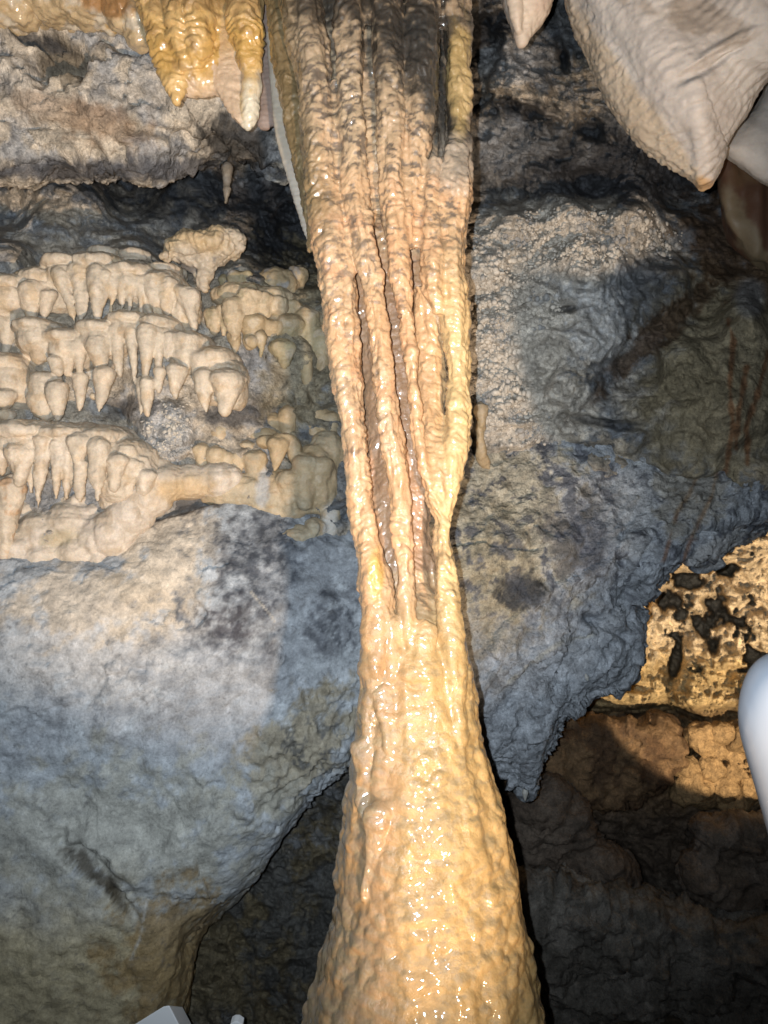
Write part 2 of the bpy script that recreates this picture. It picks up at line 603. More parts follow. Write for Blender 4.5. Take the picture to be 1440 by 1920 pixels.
# stone colours of the wall
n_a = fbm(V * 5.0 + 3, 5, 0.6)
n_b = fbm(V * 14.0 + 8, 5, 0.62)
col = np.tile(GREY * 0.75, (len(V), 1))
col = mixc(col, CREAM * 0.75, sm(-0.1, 0.5, n_a))
col = mixc(col, BLUE * 0.8, sm(0.0, 0.5, n_b))
w_ = n_b * 0.6
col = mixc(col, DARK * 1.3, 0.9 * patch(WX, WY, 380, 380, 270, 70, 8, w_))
col = mixc(col, BLUE * 1.9, 0.85 * patch(WX, WY, 130, 430, 210, 55, 8, w_))
col = mixc(col, CREAM, 0.9 * patch(WX, WY, 80, 385, 120, 26, 8, w_))
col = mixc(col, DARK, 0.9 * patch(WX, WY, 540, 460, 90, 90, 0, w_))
col = mixc(col, GREY * 0.5, 0.8 * patch(WX, WY, 1060, 320, 260, 90, 5, w_))
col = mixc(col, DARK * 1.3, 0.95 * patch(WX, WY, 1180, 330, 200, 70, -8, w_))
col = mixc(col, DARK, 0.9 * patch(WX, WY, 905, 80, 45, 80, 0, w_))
col = mixc(col, CREAM * 1.0, 0.8 * patch(WX, WY, 980, 180, 90, 30, 25, w_))
col = mixc(col, GREY * 2.0, 0.8 * patch(WX, WY, 960, 120, 60, 40, 0, w_))
col = mixc(col, GREY * 1.3, 0.6 * patch(WX, WY, 930, 265, 60, 45, 20, w_))
col = mixc(col, DARK * 1.4, 0.8 * patch(WX, WY, 985, 210, 60, 22, 15, w_))
col = mixc(col, CREAM * 0.85, 0.9 * patch(WX, WY, 1040, 450, 200, 60, -4, w_))
col = mixc(col, GREY * 2.0, 0.85 * patch(WX, WY, 1100, 580, 140, 90, 0, w_))
col = mixc(col, A(0.45, 0.42, 0.37), 0.8 * patch(WX, WY, 940, 640, 120, 150, 0, w_))
col = mixc(col, A(0.50, 0.46, 0.40), 0.85 * sm(0.1, 0.7, pop2 + 0.3 * pop1))
col = mixc(col, BLUE * 0.55, 0.85 * patch(WX, WY, 1250, 560, 110, 75, 10, w_))
col = mixc(col, DARK * 0.8, 0.75 * sm(0.4, 0.9, slot_shade + 0.4 * n_b))  # inside of the slots painted dark in place of shade
col = mixc(col, OLIVE * 0.85, 0.9 * patch(WX, WY, 1360, 700, 150, 260, 15, w_ * 0.6))
col = mixc(col, BROWN * 0.5, 0.9 * patch(WX, WY, 1390, 470, 130, 80, 30, w_))
col = mixc(col, OLIVE * 0.8, 0.6 * patch(WX, WY, 1290, 720, 70, 60, -30, w_))
col = mixc(col, GREY * 0.9, 0.7 * patch(WX, WY, 1405, 560, 28, 36, 0, w_ * 0.3))
col = mixc(col, BROWN * 0.45, 0.85 * patch(WX, WY, 1240, 620, 160, 26, -42, w_))
for path in ([(1365, 600), (1375, 640), (1368, 720), (1375, 800), (1362, 880), (1340, 930)], [(1440, 660), (1420, 740), (1400, 800), (1402, 870)], [(1400, 690), (1385, 770), (1380, 840)]):
    col = mixc(col, A(0.13, 0.055, 0.02), 0.8 * (1 - sm(2, 8, seg_dist(WX, WY, path) + 4 * wn2)))
# left wall behind the shelves
left = (WX < 660).astype(float)
col = mixc(col, CREAM * 0.9, 0.9 * patch(WX, WY, 150, 740, 360, 330, 0, w_ * 0.5))
col = mixc(col, BLUE * 1.6, 0.55 * patch(WX, WY, 150, 740, 360, 330, 0, w_ * 0.5) * sm(0.05, 0.4, n_b))
col = mixc(col, BLUE * 1.5, 0.8 * patch(WX, WY, 110, 930, 120, 30, 0, w_))
col = mixc(col, DARK * 1.6, 0.7 * patch(WX, WY, 250, 765, 80, 22, 0, w_))
col = mixc(col, BLUE * 1.3, 0.9 * patch(WX, WY, 510, 690, 60, 60, 0, w_))
col = mixc(col, DARK * 2, 0.8 * patch(WX, WY, 480, 775, 90, 28, 0, w_))
col = mixc(col, GREY * 1.8, 0.8 * patch(WX, WY, 310, 810, 50, 50, 0, w_))
col = mixc(col, OLIVE * 1.3, 0.7 * patch(WX, WY, 570, 650, 90, 170, 0, w_))
# dark rock under the boulder at lower left
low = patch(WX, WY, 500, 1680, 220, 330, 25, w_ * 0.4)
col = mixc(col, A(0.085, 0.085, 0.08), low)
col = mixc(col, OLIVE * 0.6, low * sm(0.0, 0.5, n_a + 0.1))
col = mixc(col, BLUE * 0.8, 0.7 * patch(WX, WY, 590, 1560, 60, 130, 20, w_) * sm(-.2, .4, n_b))
col = mixc(col, OLIVE * 0.9, 0.6 * patch(WX, WY, 330, 1850, 110, 100, 0, w_))
# recess
rc = ((WX > 940) & (WY > 960)).astype(float)
col = mixc(col, A(0.62, 0.50, 0.34), rc * 0.95)
col = mixc(col, A(0.50, 0.37, 0.19), rc * sm(1200, 1260, WY + 20 * n_b))
col = mixc(col, A(0.24, 0.185, 0.13), recess_face * sm(0.4, 0.9, pits) * 0.8)  # pits painted darker to stand for the shade inside them
col = mixc(col, A(0.20, 0.17, 0.14), recess_face * sm(0.55, 0.75, fbm(V * 7 + 50, 4)) * 0.6)
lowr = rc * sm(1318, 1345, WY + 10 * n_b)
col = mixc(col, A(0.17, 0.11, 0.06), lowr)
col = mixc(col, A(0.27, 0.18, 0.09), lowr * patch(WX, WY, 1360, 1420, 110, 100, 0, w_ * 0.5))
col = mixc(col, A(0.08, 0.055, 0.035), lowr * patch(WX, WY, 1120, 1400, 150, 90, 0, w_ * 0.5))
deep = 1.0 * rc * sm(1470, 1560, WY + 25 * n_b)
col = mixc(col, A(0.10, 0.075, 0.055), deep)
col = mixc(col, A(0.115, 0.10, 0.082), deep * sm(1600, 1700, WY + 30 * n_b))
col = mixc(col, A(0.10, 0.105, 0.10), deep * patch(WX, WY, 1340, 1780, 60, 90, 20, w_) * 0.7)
col *= (1 + 0.25 * n_b)[:, None]
ii, jj = np.meshgrid(np.arange(nx - 1), np.arange(ny - 1))
a0 = (jj * nx + ii).ravel()
Q = np.stack([a0, a0 + nx, a0 + nx + 1, a0 + 1], 1)
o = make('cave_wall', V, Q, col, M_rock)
o['kind'] = 'structure'

# the cave floor and the rest of the chamber behind and above the photographer
gxx, gyy = np.meshgrid(np.linspace(-4, 4, 120), np.linspace(-3, 3.6, 100))
fv = np.stack([gxx.ravel(), gyy.ravel(), 0 * gxx.ravel()], -1)
fv[:, 2] = 0.06 * fbm(fv * 1.7, 4)
ii, jj = np.meshgrid(np.arange(119), np.arange(99))
a0 = (jj * 120 + ii).ravel()
o = make('cave_floor', fv, np.stack([a0, a0 + 1, a0 + 121, a0 + 120], 1), np.tile(A(0.09, 0.075, 0.055), (len(fv), 1)) * (1 + 0.3 * fbm(fv * 3, 4))[:, None], M_rock)
o['kind'] = 'structure'


# ================================================================== BIG ROCK MASSES
def pillow(outline, Yfun, bulge, back, name, voxel, dispf, colf, m, power=3.0, center=None, smooth=4):
    out = resample(list(outline) + [outline[0]], 26)[:-1]
    c = np.array(center) if center is not None else out.mean(0)
    mb = MB()
    R = []
    for s in (0.12, 0.35, 0.55, 0.72, 0.85, 0.94, 1.0):
        q = c + (out - c) * s
        R.append(P(q[:, 0], q[:, 1], Yfun(q[:, 0], q[:, 1]) - bulge * math.sqrt(max(0, 1 - s ** power))))
    for s, t in ((0.99, 0.35), (0.9, 0.75), (0.6, 1.0), (0.15, 1.0)):
        q = c + (out - c) * s
        R.append(P(q[:, 0], q[:, 1], Yfun(q[:, 0], q[:, 1]) + back * t))
    mb.rings(R)
    V, Q = remesh(mb, voxel, smooth)
    N = normals(V, Q)
    V = V + N * dispf(V, N)[:, None]
    px, py = proj(V)
    N2 = normals(V, Q)
    return V, Q, colf(V, N2, px, py)


# --- overhang at upper left
def yf(px, py):
    return 2.02 - 0.00012 * (py - 150) * 0 + 0.0003 * (250 - py) * 0 + 0.0002 * (px - 250)


def df(V, N):
    px, py = proj(V)
    d = 0.028 * ridged(V * np.array([5, 5, 9]) + 2, 5, 0.52) + 0.03 * fbm(V * 4, 3) + 0.006 * fbm(V * 40, 3)
    w = fbm(V * 15, 3) * 0.5
    q_ = V + 0.03 * np.stack([w, -w, w], -1)
    d = d + 0.035 * facet(q_ * np.array([9, 9, 15])) + 0.012 * facet(q_ * 28)
    for (x, y, rx, ry, r, dp) in [(115, 115, 55, 40, 35, .09), (60, 80, 45, 10, 25, .06), (240, 100, 60, 12, 22, .03), (330, 250, 90, 8, 8, .03), (110, 240, 60, 6, 5, .025), (265, 195, 45, 10, 12, .03)]:
        d = d - dp * patch(px, py, x, y, rx, ry, r, w, 0.5)
    return d


def cf(V, N, px, py):
    a, b = fbm(V * 6 + 4, 5, 0.6), fbm(V * 16 + 9, 5, 0.62)
    c = np.tile(A(0.60, 0.53, 0.43), (len(V), 1))
    c = mixc(c, GREY * 1.8, sm(-0.05, 0.35, a) * 0.9)
    c = mixc(c, A(0.6, 0.55, 0.48), 0.7 * patch(px, py, 40, 150, 70, 90, 0, b * 0.6))
    c = mixc(c, A(0.5, 0.47, 0.43), 0.6 * patch(px, py, 230, 180, 90, 40, 0, b * 0.6))
    c = mixc(c, BROWN * 1.6, 0.45 * patch(px, py, 120, 210, 120, 30, 15, b * 0.7))
    c = mixc(c, BROWN * 1.5, 0.4 * patch(px, py, 200, 235, 80, 35, 15, b * 0.7))
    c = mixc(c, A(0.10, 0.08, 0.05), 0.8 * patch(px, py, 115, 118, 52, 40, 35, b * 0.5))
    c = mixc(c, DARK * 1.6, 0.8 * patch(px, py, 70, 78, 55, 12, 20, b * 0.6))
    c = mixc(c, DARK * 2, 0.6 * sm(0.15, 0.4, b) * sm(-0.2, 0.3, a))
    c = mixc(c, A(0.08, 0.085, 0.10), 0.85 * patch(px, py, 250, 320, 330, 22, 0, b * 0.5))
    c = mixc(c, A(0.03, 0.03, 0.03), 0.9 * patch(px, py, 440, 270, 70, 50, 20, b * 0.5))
    return c * (1 + 0.2 * b)[:, None]


outl = [(-320, -260), (200, -260), (660, -260), (640, 100), (590, 300), (520, 300), (440, 262), (400, 276), (330, 296), (270, 312), (215, 300), (150, 308), (70, 322), (0, 318), (-100, 330), (-320, 350)]
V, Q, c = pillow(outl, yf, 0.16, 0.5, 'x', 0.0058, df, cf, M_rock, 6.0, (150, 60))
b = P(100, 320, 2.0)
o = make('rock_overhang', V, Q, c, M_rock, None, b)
o.location = b
tag(o, 'cream and grey pitted rock overhang bulging above the dark gap at upper left', 'rock')


# --- big smooth boulder at lower left
def yf(px, py):
    return 1.95 + 0.00010 * (px - 200) + 0.00055 * np.maximum(0, 1160 - py)


def df(V, N):
    px, py = proj(V)
    w = fbm(V * 15, 3)
    d = 0.030 * fbm(V * 3.2 + 7, 3) + 0.007 * ridged(V * np.array([6, 6, 9]), 5, 0.45) + 0.003 * fbm(V * 38, 4)
    rough = patch(px, py, 560, 1400, 150, 80, -40, w * 0.5)
    d = d + rough * 0.012 * ridged(V * 28, 3) + 0.020 * facet((V + 0.04 * np.stack([w, w, -w], -1)) * np.array([4.5, 4.5, 6.0]), 0.4) + 0.003 * facet((V + 0.02 * np.stack([w, w, -w], -1)) * 26)
    d = d - 0.035 * patch(px, py, 165, 1620, 74, 22, 38, w * 0.9, 0.6) + 0.02 * patch(px, py, 205, 1600, 70, 18, 38, w * 0.6, 0.8)
    d = d - 0.02 * patch(px, py, 228, 1690, 50, 9, 52, w * 0.5, 0.6)
    # step running down from (330,1530) to (370,1640): the part left of it stands proud
    sd = seg_dist(px, py, [(325, 1525), (345, 1570), (352, 1600), (372, 1640)])
    side = np.where(px < 330 + (py - 1525) * 0.41, 1, 0)
    d = d + 0.014 * side * np.exp(-(sd / 60) ** 2) * ((py > 1500) & (py < 1680))
    d = d - 0.02 * patch(px, py, 330, 955, 110, 10, -12, w * 0.4, 0.6)
    return d


def cf(V, N, px, py):
    a, b = fbm(V * 5 + 14, 5, 0.6), fbm(V * 16 + 29, 6, 0.66)
    c = np.tile(A(0.33, 0.36, 0.39), (len(V), 1))
    w = b * 0.7 + a * 0.3
    br = 0.35 + 0.65 * sm(-0.45, 0.1, fbm(V * 34 + 77, 5, 0.65) + 0.3 * b)
    c = mixc(c, A(0.39, 0.395, 0.40), 0.85 * patch(px, py, 190, 1230, 260, 170, -15, w))
    c = mixc(c, CREAM * 1.0, 0.85 * patch(px, py, 320, 1060, 90, 130, 15, w))
    c = mixc(c, CREAM * 1.0, 0.7 * patch(px, py, 170, 1130, 150, 60, 0, w))
    c = mixc(c, BLUE * 1.7, 0.8 * patch(px, py, 60, 1380, 140, 60, -30, w))
    c = mixc(c, BLUE * 1.7, 0.85 * patch(px, py, 400, 1330, 190, 130, -30, w))
    c = mixc(c, BLUE * 1.3, 0.9 * patch(px, py, 540, 1120, 150, 150, 0, w))
    c = mixc(c, A(0.05, 0.058, 0.075), 0.9 * br * patch(px, py, 480, 1060, 75, 95, 10, w * 1.5, 0.6))
    c = mixc(c, A(0.05, 0.05, 0.062), 0.9 * br * patch(px, py, 440, 1165, 65, 42, -10, w * 1.5, 0.6))
    c = mixc(c, A(0.05, 0.056, 0.07), 0.85 * br * patch(px, py, 620, 1170, 60, 60, 0, w))
    c = mixc(c, OLIVE * 1.25, 0.75 * patch(px, py, 560, 1400, 140, 70, -40, w))
    c = mixc(c, A(0.04, 0.045, 0.05), 0.8 * patch(px, py, 570, 1400, 120, 70, -40, w) * sm(0.0, 0.35, b))
    c = mixc(c, A(0.36, 0.36, 0.32), 0.8 * patch(px, py, 190, 1560, 320, 130, 0, w))
    c = mixc(c, A(0.36, 0.31, 0.19), 0.9 * sm(1600, 1820, py + 60 * a))
    c = mixc(c, A(0.26, 0.18, 0.08), 0.8 * patch(px, py, 330, 1800, 130, 110, -30, w))
    c = mixc(c, A(0.07, 0.06, 0.045), 0.85 * patch(px, py, 165, 1628, 66, 17, 38, b * 0.7))  # dark paint in the gouge stands for the shade of a deeper cut
    c = mixc(c, A(0.09, 0.075, 0.05), 0.7 * patch(px, py, 225, 1690, 42, 6, 52, b * 0.5))
    c = mixc(c, DARK, 0.85 * patch(px, py, 335, 950, 110, 18, -10, b * 0.6))
    c = mixc(c, BLUE * 0.8, 0.45 * sm(0.25, 0.5, fbm(V * np.array([30, 30, 55]) + 3, 4)) * (0.3 + 0.7 * patch(px, py, 120, 1330, 260, 130, -20, w)))
    c = mixc(c, A(0.5, 0.5, 0.48), 0.6 * (1 - sm(1, 5, seg_dist(px, py, [(275, 1690), (262, 1760), (245, 1800)]) + 8 * np.abs(b))))
    c = mixc(c, A(0.40, 0.38, 0.33), 0.7 * (1 - sm(1, 4, seg_dist(px, py, [(470, 1110), (505, 1150), (515, 1165)]) + 4 * np.abs(b))))
    vein = 1 - sm(0.0, 0.035, np.abs(fbm(V * np.array([5, 5, 8]) + 61, 4, 0.5)))
    c = mixc(c, A(0.09, 0.09, 0.095), 0.5 * vein * sm(-0.2, 0.3, b))
    return c * (1 + 0.16 * b)[:, None]


outl = [(-340, 960), (-100, 960), (60, 960), (160, 930), (230, 890), (330, 850), (430, 850), (540, 880), (660, 900), (740, 980), (755, 1250), (700, 1375), (650, 1420), (590, 1490), (530, 1570),
        (480, 1640), (400, 1705), (365, 1760), (355, 1830), (330, 1960), (300, 2160), (0, 2220), (-340, 2220)]
V, Q, c = pillow(outl, yf, 0.15, 0.5, 'x', 0.0055, df, cf, M_boulder, 5.0, (230, 1430))
b = P(150, 1900, 1.9)
o = make('boulder', V, Q, c, M_boulder, None, b)
o.location = b
tag(o, 'huge smooth grey boulder with cream and dark stains at lower left', 'boulder')


# --- blue-grey hanging rock at right
def yf(px, py):
    return 2.04 + 0.00018 * (px - 1000) + 0.0007 * np.maximum(0, 1040 - py)


def df(V, N):
    px, py = proj(V)
    w = fbm(V * 12, 3)
    al = V @ np.array([0.78, 0.0, -0.62])       # strata run down to the lower left
    ac = V @ np.array([0.62, 0.0, 0.78])
    q = np.stack([al * 10, V[:, 1] * 6, ac * 3.6], -1)
    lowp = sm(-80, 120, (py - 1100) + (px - 1000) * 0.7)
    d = 0.02 * fbm(V * 4 + 3, 3) + (0.007 + 0.010 * lowp) * ridged(q + w[:, None] * 0.4, 6, 0.48) + 0.006 * fbm(V * 30, 4)
    q2 = V + 0.03 * np.stack([w, -w, w], -1)
    qs = np.stack([(q2 @ np.array([0.78, 0.0, -0.62])) * 13, q2[:, 1] * 8, (q2 @ np.array([0.62, 0.0, 0.78])) * 7], -1)
    d = d + (0.25 + 0.75 * lowp) * (0.040 * facet(qs) + 0.008 * facet(qs * 2.7))
    f1, f2, _ = worley(V * 40)
    d = d + 0.012 * patch(px, py, 1380, 960, 110, 60, -20, w * 0.4) * (1 - np.minimum(1, f1) ** 2)
    d = d - 0.03 * patch(px, py, 1135, 1175, 40, 10, 30, w * 0.5, 0.5) - 0.03 * patch(px, py, 1170, 1055, 14, 10, 0, w * .5, .5)
    d = d - 0.012 * np.exp(-(seg_dist(px, py, [(850, 1022), (900, 1020), (960, 1030), (1010, 1028)]) / 3.0) ** 2)
    return d


def cf(V, N, px, py):
    a, b = fbm(V * 5 + 24, 5, 0.6), fbm(V * 17 + 39, 6, 0.66)
    w = b * 0.7 + a * 0.3
    c = np.tile(BLUE * 1.55, (len(V), 1))
    c = mixc(c, A(0.36, 0.33, 0.25), 0.85 * patch(px, py, 950, 990, 130, 150, 0, w))
    c = mixc(c, OLIVE, 0.5 * patch(px, py, 920, 1120, 90, 120, 0, w))
    c = mixc(c, A(0.05, 0.055, 0.07), 0.8 * sm(0.12, 0.4, b) * (1 - sm(1080, 1250, py)))
    c = mixc(c, A(0.025, 0.03, 0.04), 0.9 * patch(px, py, 985, 1110, 50, 28, 20, w))
    c = mixc(c, A(0.05, 0.055, 0.075), 0.7 * patch(px, py, 1090, 1010, 70, 70, 0, w))
    c = mixc(c, A(0.34, 0.36, 0.38), 0.7 * patch(px, py, 1190, 960, 50, 90, 20, w))
    c = mixc(c, A(0.33, 0.345, 0.37), 0.7 * patch(px, py, 1050, 1230, 110, 40, -35, w))
    c = mixc(c, A(0.36, 0.36, 0.36), 0.7 * patch(px, py, 1360, 1030, 70, 25, -20, w))
    c = mixc(c, A(0.36, 0.34, 0.27), 0.5 * (1 - sm(3, 9, seg_dist(px, py, [(930, 1300), (1000, 1240), (1060, 1200), (1110, 1190)]) + 10 * np.abs(b))))
    for path in ([(1345, 880), (1335, 930), (1300, 1000), (1285, 1040), (1275, 1075)], [(1320, 870), (1290, 930), (1270, 960), (1245, 1050)]):
        c = mixc(c, A(0.15, 0.07, 0.03), 0.75 * (1 - sm(2, 8, seg_dist(px, py, path) + 5 * np.abs(b))))
    c = mixc(c, OLIVE * 0.9, 0.5 * patch(px, py, 1290, 910, 60, 80, 20, w))
    return c * (1 + 0.18 * b)[:, None]


outl = [(700, 800), (860, 810), (960, 810), (1040, 800), (1150, 780), (1260, 770), (1360, 790), (1480, 790), (1640, 760), (1640, 870), (1440, 955), (1390, 985), (1345, 1030), (1318, 1050), (1292, 1028), (1250, 1058), (1215, 1100), (1185, 1130),
        (1195, 1190), (1185, 1255), (1100, 1305), (1055, 1340), (1022, 1395), (1002, 1450), (988, 1492), (965, 1465), (900, 1450), (820, 1420), (740, 1300), (700, 1100)]
V, Q, c = pillow(outl, yf, 0.14, 0.34, 'x', 0.0052, df, cf, M_rock, 4.0, (1040, 1060))
b = P(985, 1500, 2.05)
t = thing('hanging_rock', 'blue grey hanging rock with a pointed lower end right of the column', 'rock', b)
make('rock_face', V, Q, c, M_rock, t, b)
# little white drips under it
for (x0, y0, x1, y1, w) in [(1005, 1338, 1007, 1374, 5), (985, 1470, 984, 1502, 9), (1098, 1262, 1102, 1278, 6)]:
    mb = MB()
    Yd = {1005: 1.90, 985: 2.02, 1098: 1.905}[x0]
    mb.tube(lobe_pts(x0, y0, x1, y1, w, Yd), 8)
    v, q = remesh(mb, 0.0022, 1)
    make('drip', v, q, np.tile(A(0.34, 0.34, 0.32), (len(v), 1)), M_pale, t, b)


# --- rocks lying in the recess
def rock_lump(name, label, outl, Y, bulge, back, c0, c1, amp, seed, voxel=0.007, power=9.0):
    def yf(px, py):
        return Y + 0 * px

    def df(V, N):
        return amp * 1.5 * (ridged(V * np.array([5, 5, 9]) + seed, 5, 0.58) + 0.8 * fbm(V * 4 + seed, 3)) + amp * 0.3 * fbm(V * 35, 3) + 0.04 * facet((V + 0.02 * perlin(V * 9)[:, None]) * np.array([8, 8, 11]) + seed) + 0.006 * facet(V * 25 + seed)

    def cf(V, N, px, py):
        a, b = fbm(V * 7 + seed, 5, 0.6), fbm(V * 22 + seed, 4)
        c = mixc(np.tile(c0, (len(V), 1)), c1, sm(-0.2, 0.4, a))
        return c * (1 + 0.25 * b)[:, None]
    V, Q, c = pillow(outl, yf, bulge, back, name, voxel, df, cf, M_rock, power)
    b = V.mean(0)
    b[2] = V[:, 2].min()
    o = make(name, V, Q, c, M_rock, None, b)
    o.location = b
    return tag(o, label, 'rock')


rock_lump('rock_slab', 'brown rock slab under the pale stratum in the recess', [(1040, 1368), (1110, 1362), (1180, 1366), (1250, 1370), (1268, 1392), (1250, 1436), (1205, 1474), (1150, 1496), (1060, 1480), (1000, 1450), (1000, 1400)], 2.74, 0.03, 0.3, A(0.085, 0.05, 0.027), A(0.16, 0.10, 0.052), 0.018, 3)
rock_lump('fallen_rock', 'dark rounded rock below the brown slab in the recess', [(985, 1480), (1040, 1475), (1080, 1520), (1120, 1590), (1170, 1640), (1140, 1680), (1040, 1690), (960, 1640)], 2.6, 0.05, 0.3, A(0.085, 0.065, 0.05), A(0.12, 0.095, 0.075), 0.02, 8)
rock_lump('fallen_rock', 'dim grey rock low in the recess beside the white fixture', [(1330, 1560), (1440, 1545), (1560, 1560), (1560, 1720), (1400, 1700), (1305, 1640)], 2.55, 0.05, 0.3, A(0.10, 0.078, 0.06), A(0.14, 0.115, 0.095), 0.022, 15)
rock_lump('fallen_rock', 'large dark grey rock filling the bottom of the recess', [(960, 1650), (1080, 1665), (1200, 1700), (1330, 1720), (1450, 1740), (1600, 1800), (1600, 2150), (940, 2150)], 2.42, 0.08, 0.3, A(0.10, 0.092, 0.08), A(0.15, 0.14, 0.125), 0.025, 21)
k = 0
for (x, y, r) in [(1318, 1385, 20), (1350, 1375, 14), (1385, 1385, 22), (1300, 1470, 22), (1330, 1440, 16), (1352, 1470, 20), (1380, 1445, 18), (1372, 1415, 13), (1402, 1470, 20), (1345, 1412, 10), (1320, 1490, 12), (1392, 1495, 14), (1425, 1440, 18), (1428, 1490, 16), (1362, 1495, 11), (1290, 1440, 12), (1410, 1410, 12), (1280, 1490, 10), (1338, 1495, 9)]:
    mb = MB()
    mb.ball(x, y, 2.80, r * random.uniform(0.9, 1.2), r * random.uniform(0.7, 1.0), r, 10)
    v, q = remesh(mb, 0.006, 1)
    n_ = normals(v, q)
    v = v + n_ * (0.024 * ridged(v * 14 + k, 4))[:, None]
    k += 1
    bb = v.mean(0)
    o = make('rubble_stone', v, q, np.tile(A(0.30, 0.20, 0.10) * random.uniform(0.7, 1.2), (len(v), 1)), M_rock, None, bb)
    o.location = bb
    tag(o, 'tan broken stone in the rubble heap beside the white fixture', 'stone', 'broken stones in the recess rubble')


# ================================================================== FUSED FLOWSTONE: remesh a set of lobes, then give each lobe back as its own part
def fuse(name, label, cat, pieces, voxel, dispf, colf, m, smooth=3, group=None, base=None):
    """pieces: (part_name, points (px,py,Y,r[,rd]) or ('ball', px,py,Y,rx,ry,rd))"""
    mb = MB()
    sk = []
    names = []
    for k, (pn, g) in enumerate(pieces):
        names.append(pn)
        for s in (g if isinstance(g[0], list) or isinstance(g[0][0], str) else [g]):
            if s[0] == 'ball':
                mb.ball(*s[1:])
                sk.append((*P(s[1], s[2], s[3]), s[4] * s[3] / F * 0.8, k))
                for ox in (-0.6, 0.6):
                    sk.append((*P(s[1] + ox * s[4], s[2], s[3]), s[4] * s[3] / F * 0.5, k))
            else:
                for q in mb.tube(s, 14, 1.0, 8):
                    rd_ = min(q[3], q[4] if len(q) > 4 else q[3])
                    offs = (0.0,) if rd_ > 0.8 * q[3] else np.linspace(-1, 1, 7) * (1 - rd_ / q[3])
                    for ox in offs:
                        sk.append((*P(q[0] + ox * q[3], q[1], q[2]), rd_ * q[2] / F, k))
    V, Q = remesh(mb, voxel, smooth)
    N = normals(V, Q)
    sk = np.array(sk)
    # which piece owns each vertex
    best = np.full(len(V), 1e9)
    own = np.zeros(len(V), int)
    order = np.argsort(V[:, 2])
    zs = V[order, 2]
    for s in sk:
        i0, i1 = np.searchsorted(zs, s[2] - s[3] - 0.05), np.searchsorted(zs, s[2] + s[3] + 0.05)
        ix = order[i0:i1]
        d = np.sqrt(((V[ix] - s[:3]) ** 2).sum(1)) - s[3]
        nb = ix[d < best[ix]]
        best[nb] = d[d < best[ix]]
        own[nb] = int(s[4])
    V = V + N * dispf(V, N, own)[:, None]
    N = normals(V, Q)
    px, py = proj(V)
    c = colf(V, N, px, py, own)
    if base is None:
        base = V.mean(0)
        base[2] = V[:, 2].min()
    t = thing(name, label, cat, base, group)
    fo = own[Q[:, 0]]
    for k in range(len(pieces)):
        sel = fo == k
        if sel.sum() > 8:
            make(names[k], V, Q[sel], c, m, t, base, N)
    return t


def flow_disp(amp=0.005, rip=0.0012, wav=0.011, fine=0.0006):
    def f(V, N, own):
        n = fbm(V * 24, 3)
        ph = V[:, 2] / wav + 1.1 * perlin(V * 14) + 0.4 * perlin(V * 40)
        n = n + 0.35 * ridged(V * 45 + 3, 3)
        return amp * n + rip * np.abs(np.sin(math.pi * ph)) * (0.5 + perlin(V * 9)) + fine * fbm(V * 90, 2)
    return f


def flow_col(c0, c1, c2=None, dark=0.0, extra=None):
    def f(V, N, px, py, own):
        a, b = fbm(V * 6 + 2, 4), fbm(V * 22 + 5, 4)
        c = mixc(np.tile(c0, (len(V), 1)), c1, sm(-0.1, 0.5, a))
        if c2 is not None:
            c = mixc(c, c2, 0.8 * sm(0.1, 0.5, b))
        if dark:
            c = mixc(c, DARK * 2, dark * sm(0.2, 0.5, fbm(V * 12 + 40, 4)))
        if extra:
            c = extra(c, px, py, b)
        return c * (1 + 0.08 * b)[:, None]
    return f


LP = lobe_pts


def fuller(balls):
    return balls + [('ball', x, y + ry * 1.9, Y + 0.012, rx * 0.8, ry * 1.4, rd * 0.6) for (_, x, y, Y, rx, ry, rd) in balls[::2]] + [('ball', x, y + ry * 0.9, Y - 0.022, rx * 0.95, ry * 1.7, rd * 0.72) for (_, x, y, Y, rx, ry, rd) in balls]


# --- shelf 1 (topmost, left)
Y1 = 1.96
ledge = [('ball', 20, 545, Y1 + .03, 70, 22, 75), ('ball', 95, 535, Y1 + .05, 60, 24, 75), ('ball', 135, 508, Y1 + .04, 50, 20, 80), ('ball', 195, 508, Y1 + .04, 55, 22, 85), ('ball', 255, 525, Y1 + .04, 55, 20, 85),
         ('ball', 310, 545, Y1 + .06, 50, 26, 85), ('ball', 350, 570, Y1 + .06, 28, 24, 75), ('ball', 205, 485, Y1 + .1, 40, 14, 60), ('ball', 260, 490, Y1 + .1, 34, 14, 60), ('ball', 310, 515, Y1 + .09, 40, 14, 60)]
pieces = [('ledge', fuller(ledge))] + [('stalactite', LP(*q)) for q in [
    (14, 532, 30, 612, 16, Y1 - .02), (60, 528, 58, 608, 26, Y1 - .04), (92, 542, 84, 602, 17, Y1 - .04), (108, 500, 142, 606, 16, Y1 - .05), (146, 490, 153, 604, 18, Y1 - .05), (165, 520, 158, 590, 10, Y1 - .05),
    (184, 492, 180, 618, 19, Y1 - .06), (200, 505, 196, 575, 12, Y1 - .06), (216, 505, 208, 586, 11, Y1 - .05), (226, 520, 230, 586, 9, Y1 - .05), (246, 518, 242, 588, 12, Y1 - .05), (266, 515, 263, 588, 12, Y1 - .04),
    (290, 515, 288, 590, 22, Y1 - .03), (318, 520, 312, 592, 24, Y1 - .03), (345, 535, 368, 624, 24, Y1 - .03), (12, 590, 12, 668, 22, Y1 - .01), (40, 600, 45, 640, 12, Y1)]]
fuse('flowstone_shelf', 'cream flowstone shelf fringed with stalactites, topmost of three on the left wall', 'flowstone', pieces, 0.0036, flow_disp(), flow_col(CREAM, A(0.62, 0.52, 0.40), A(0.50, 0.39, 0.26)), M_flow, 5, 'flowstone shelves on the left wall')
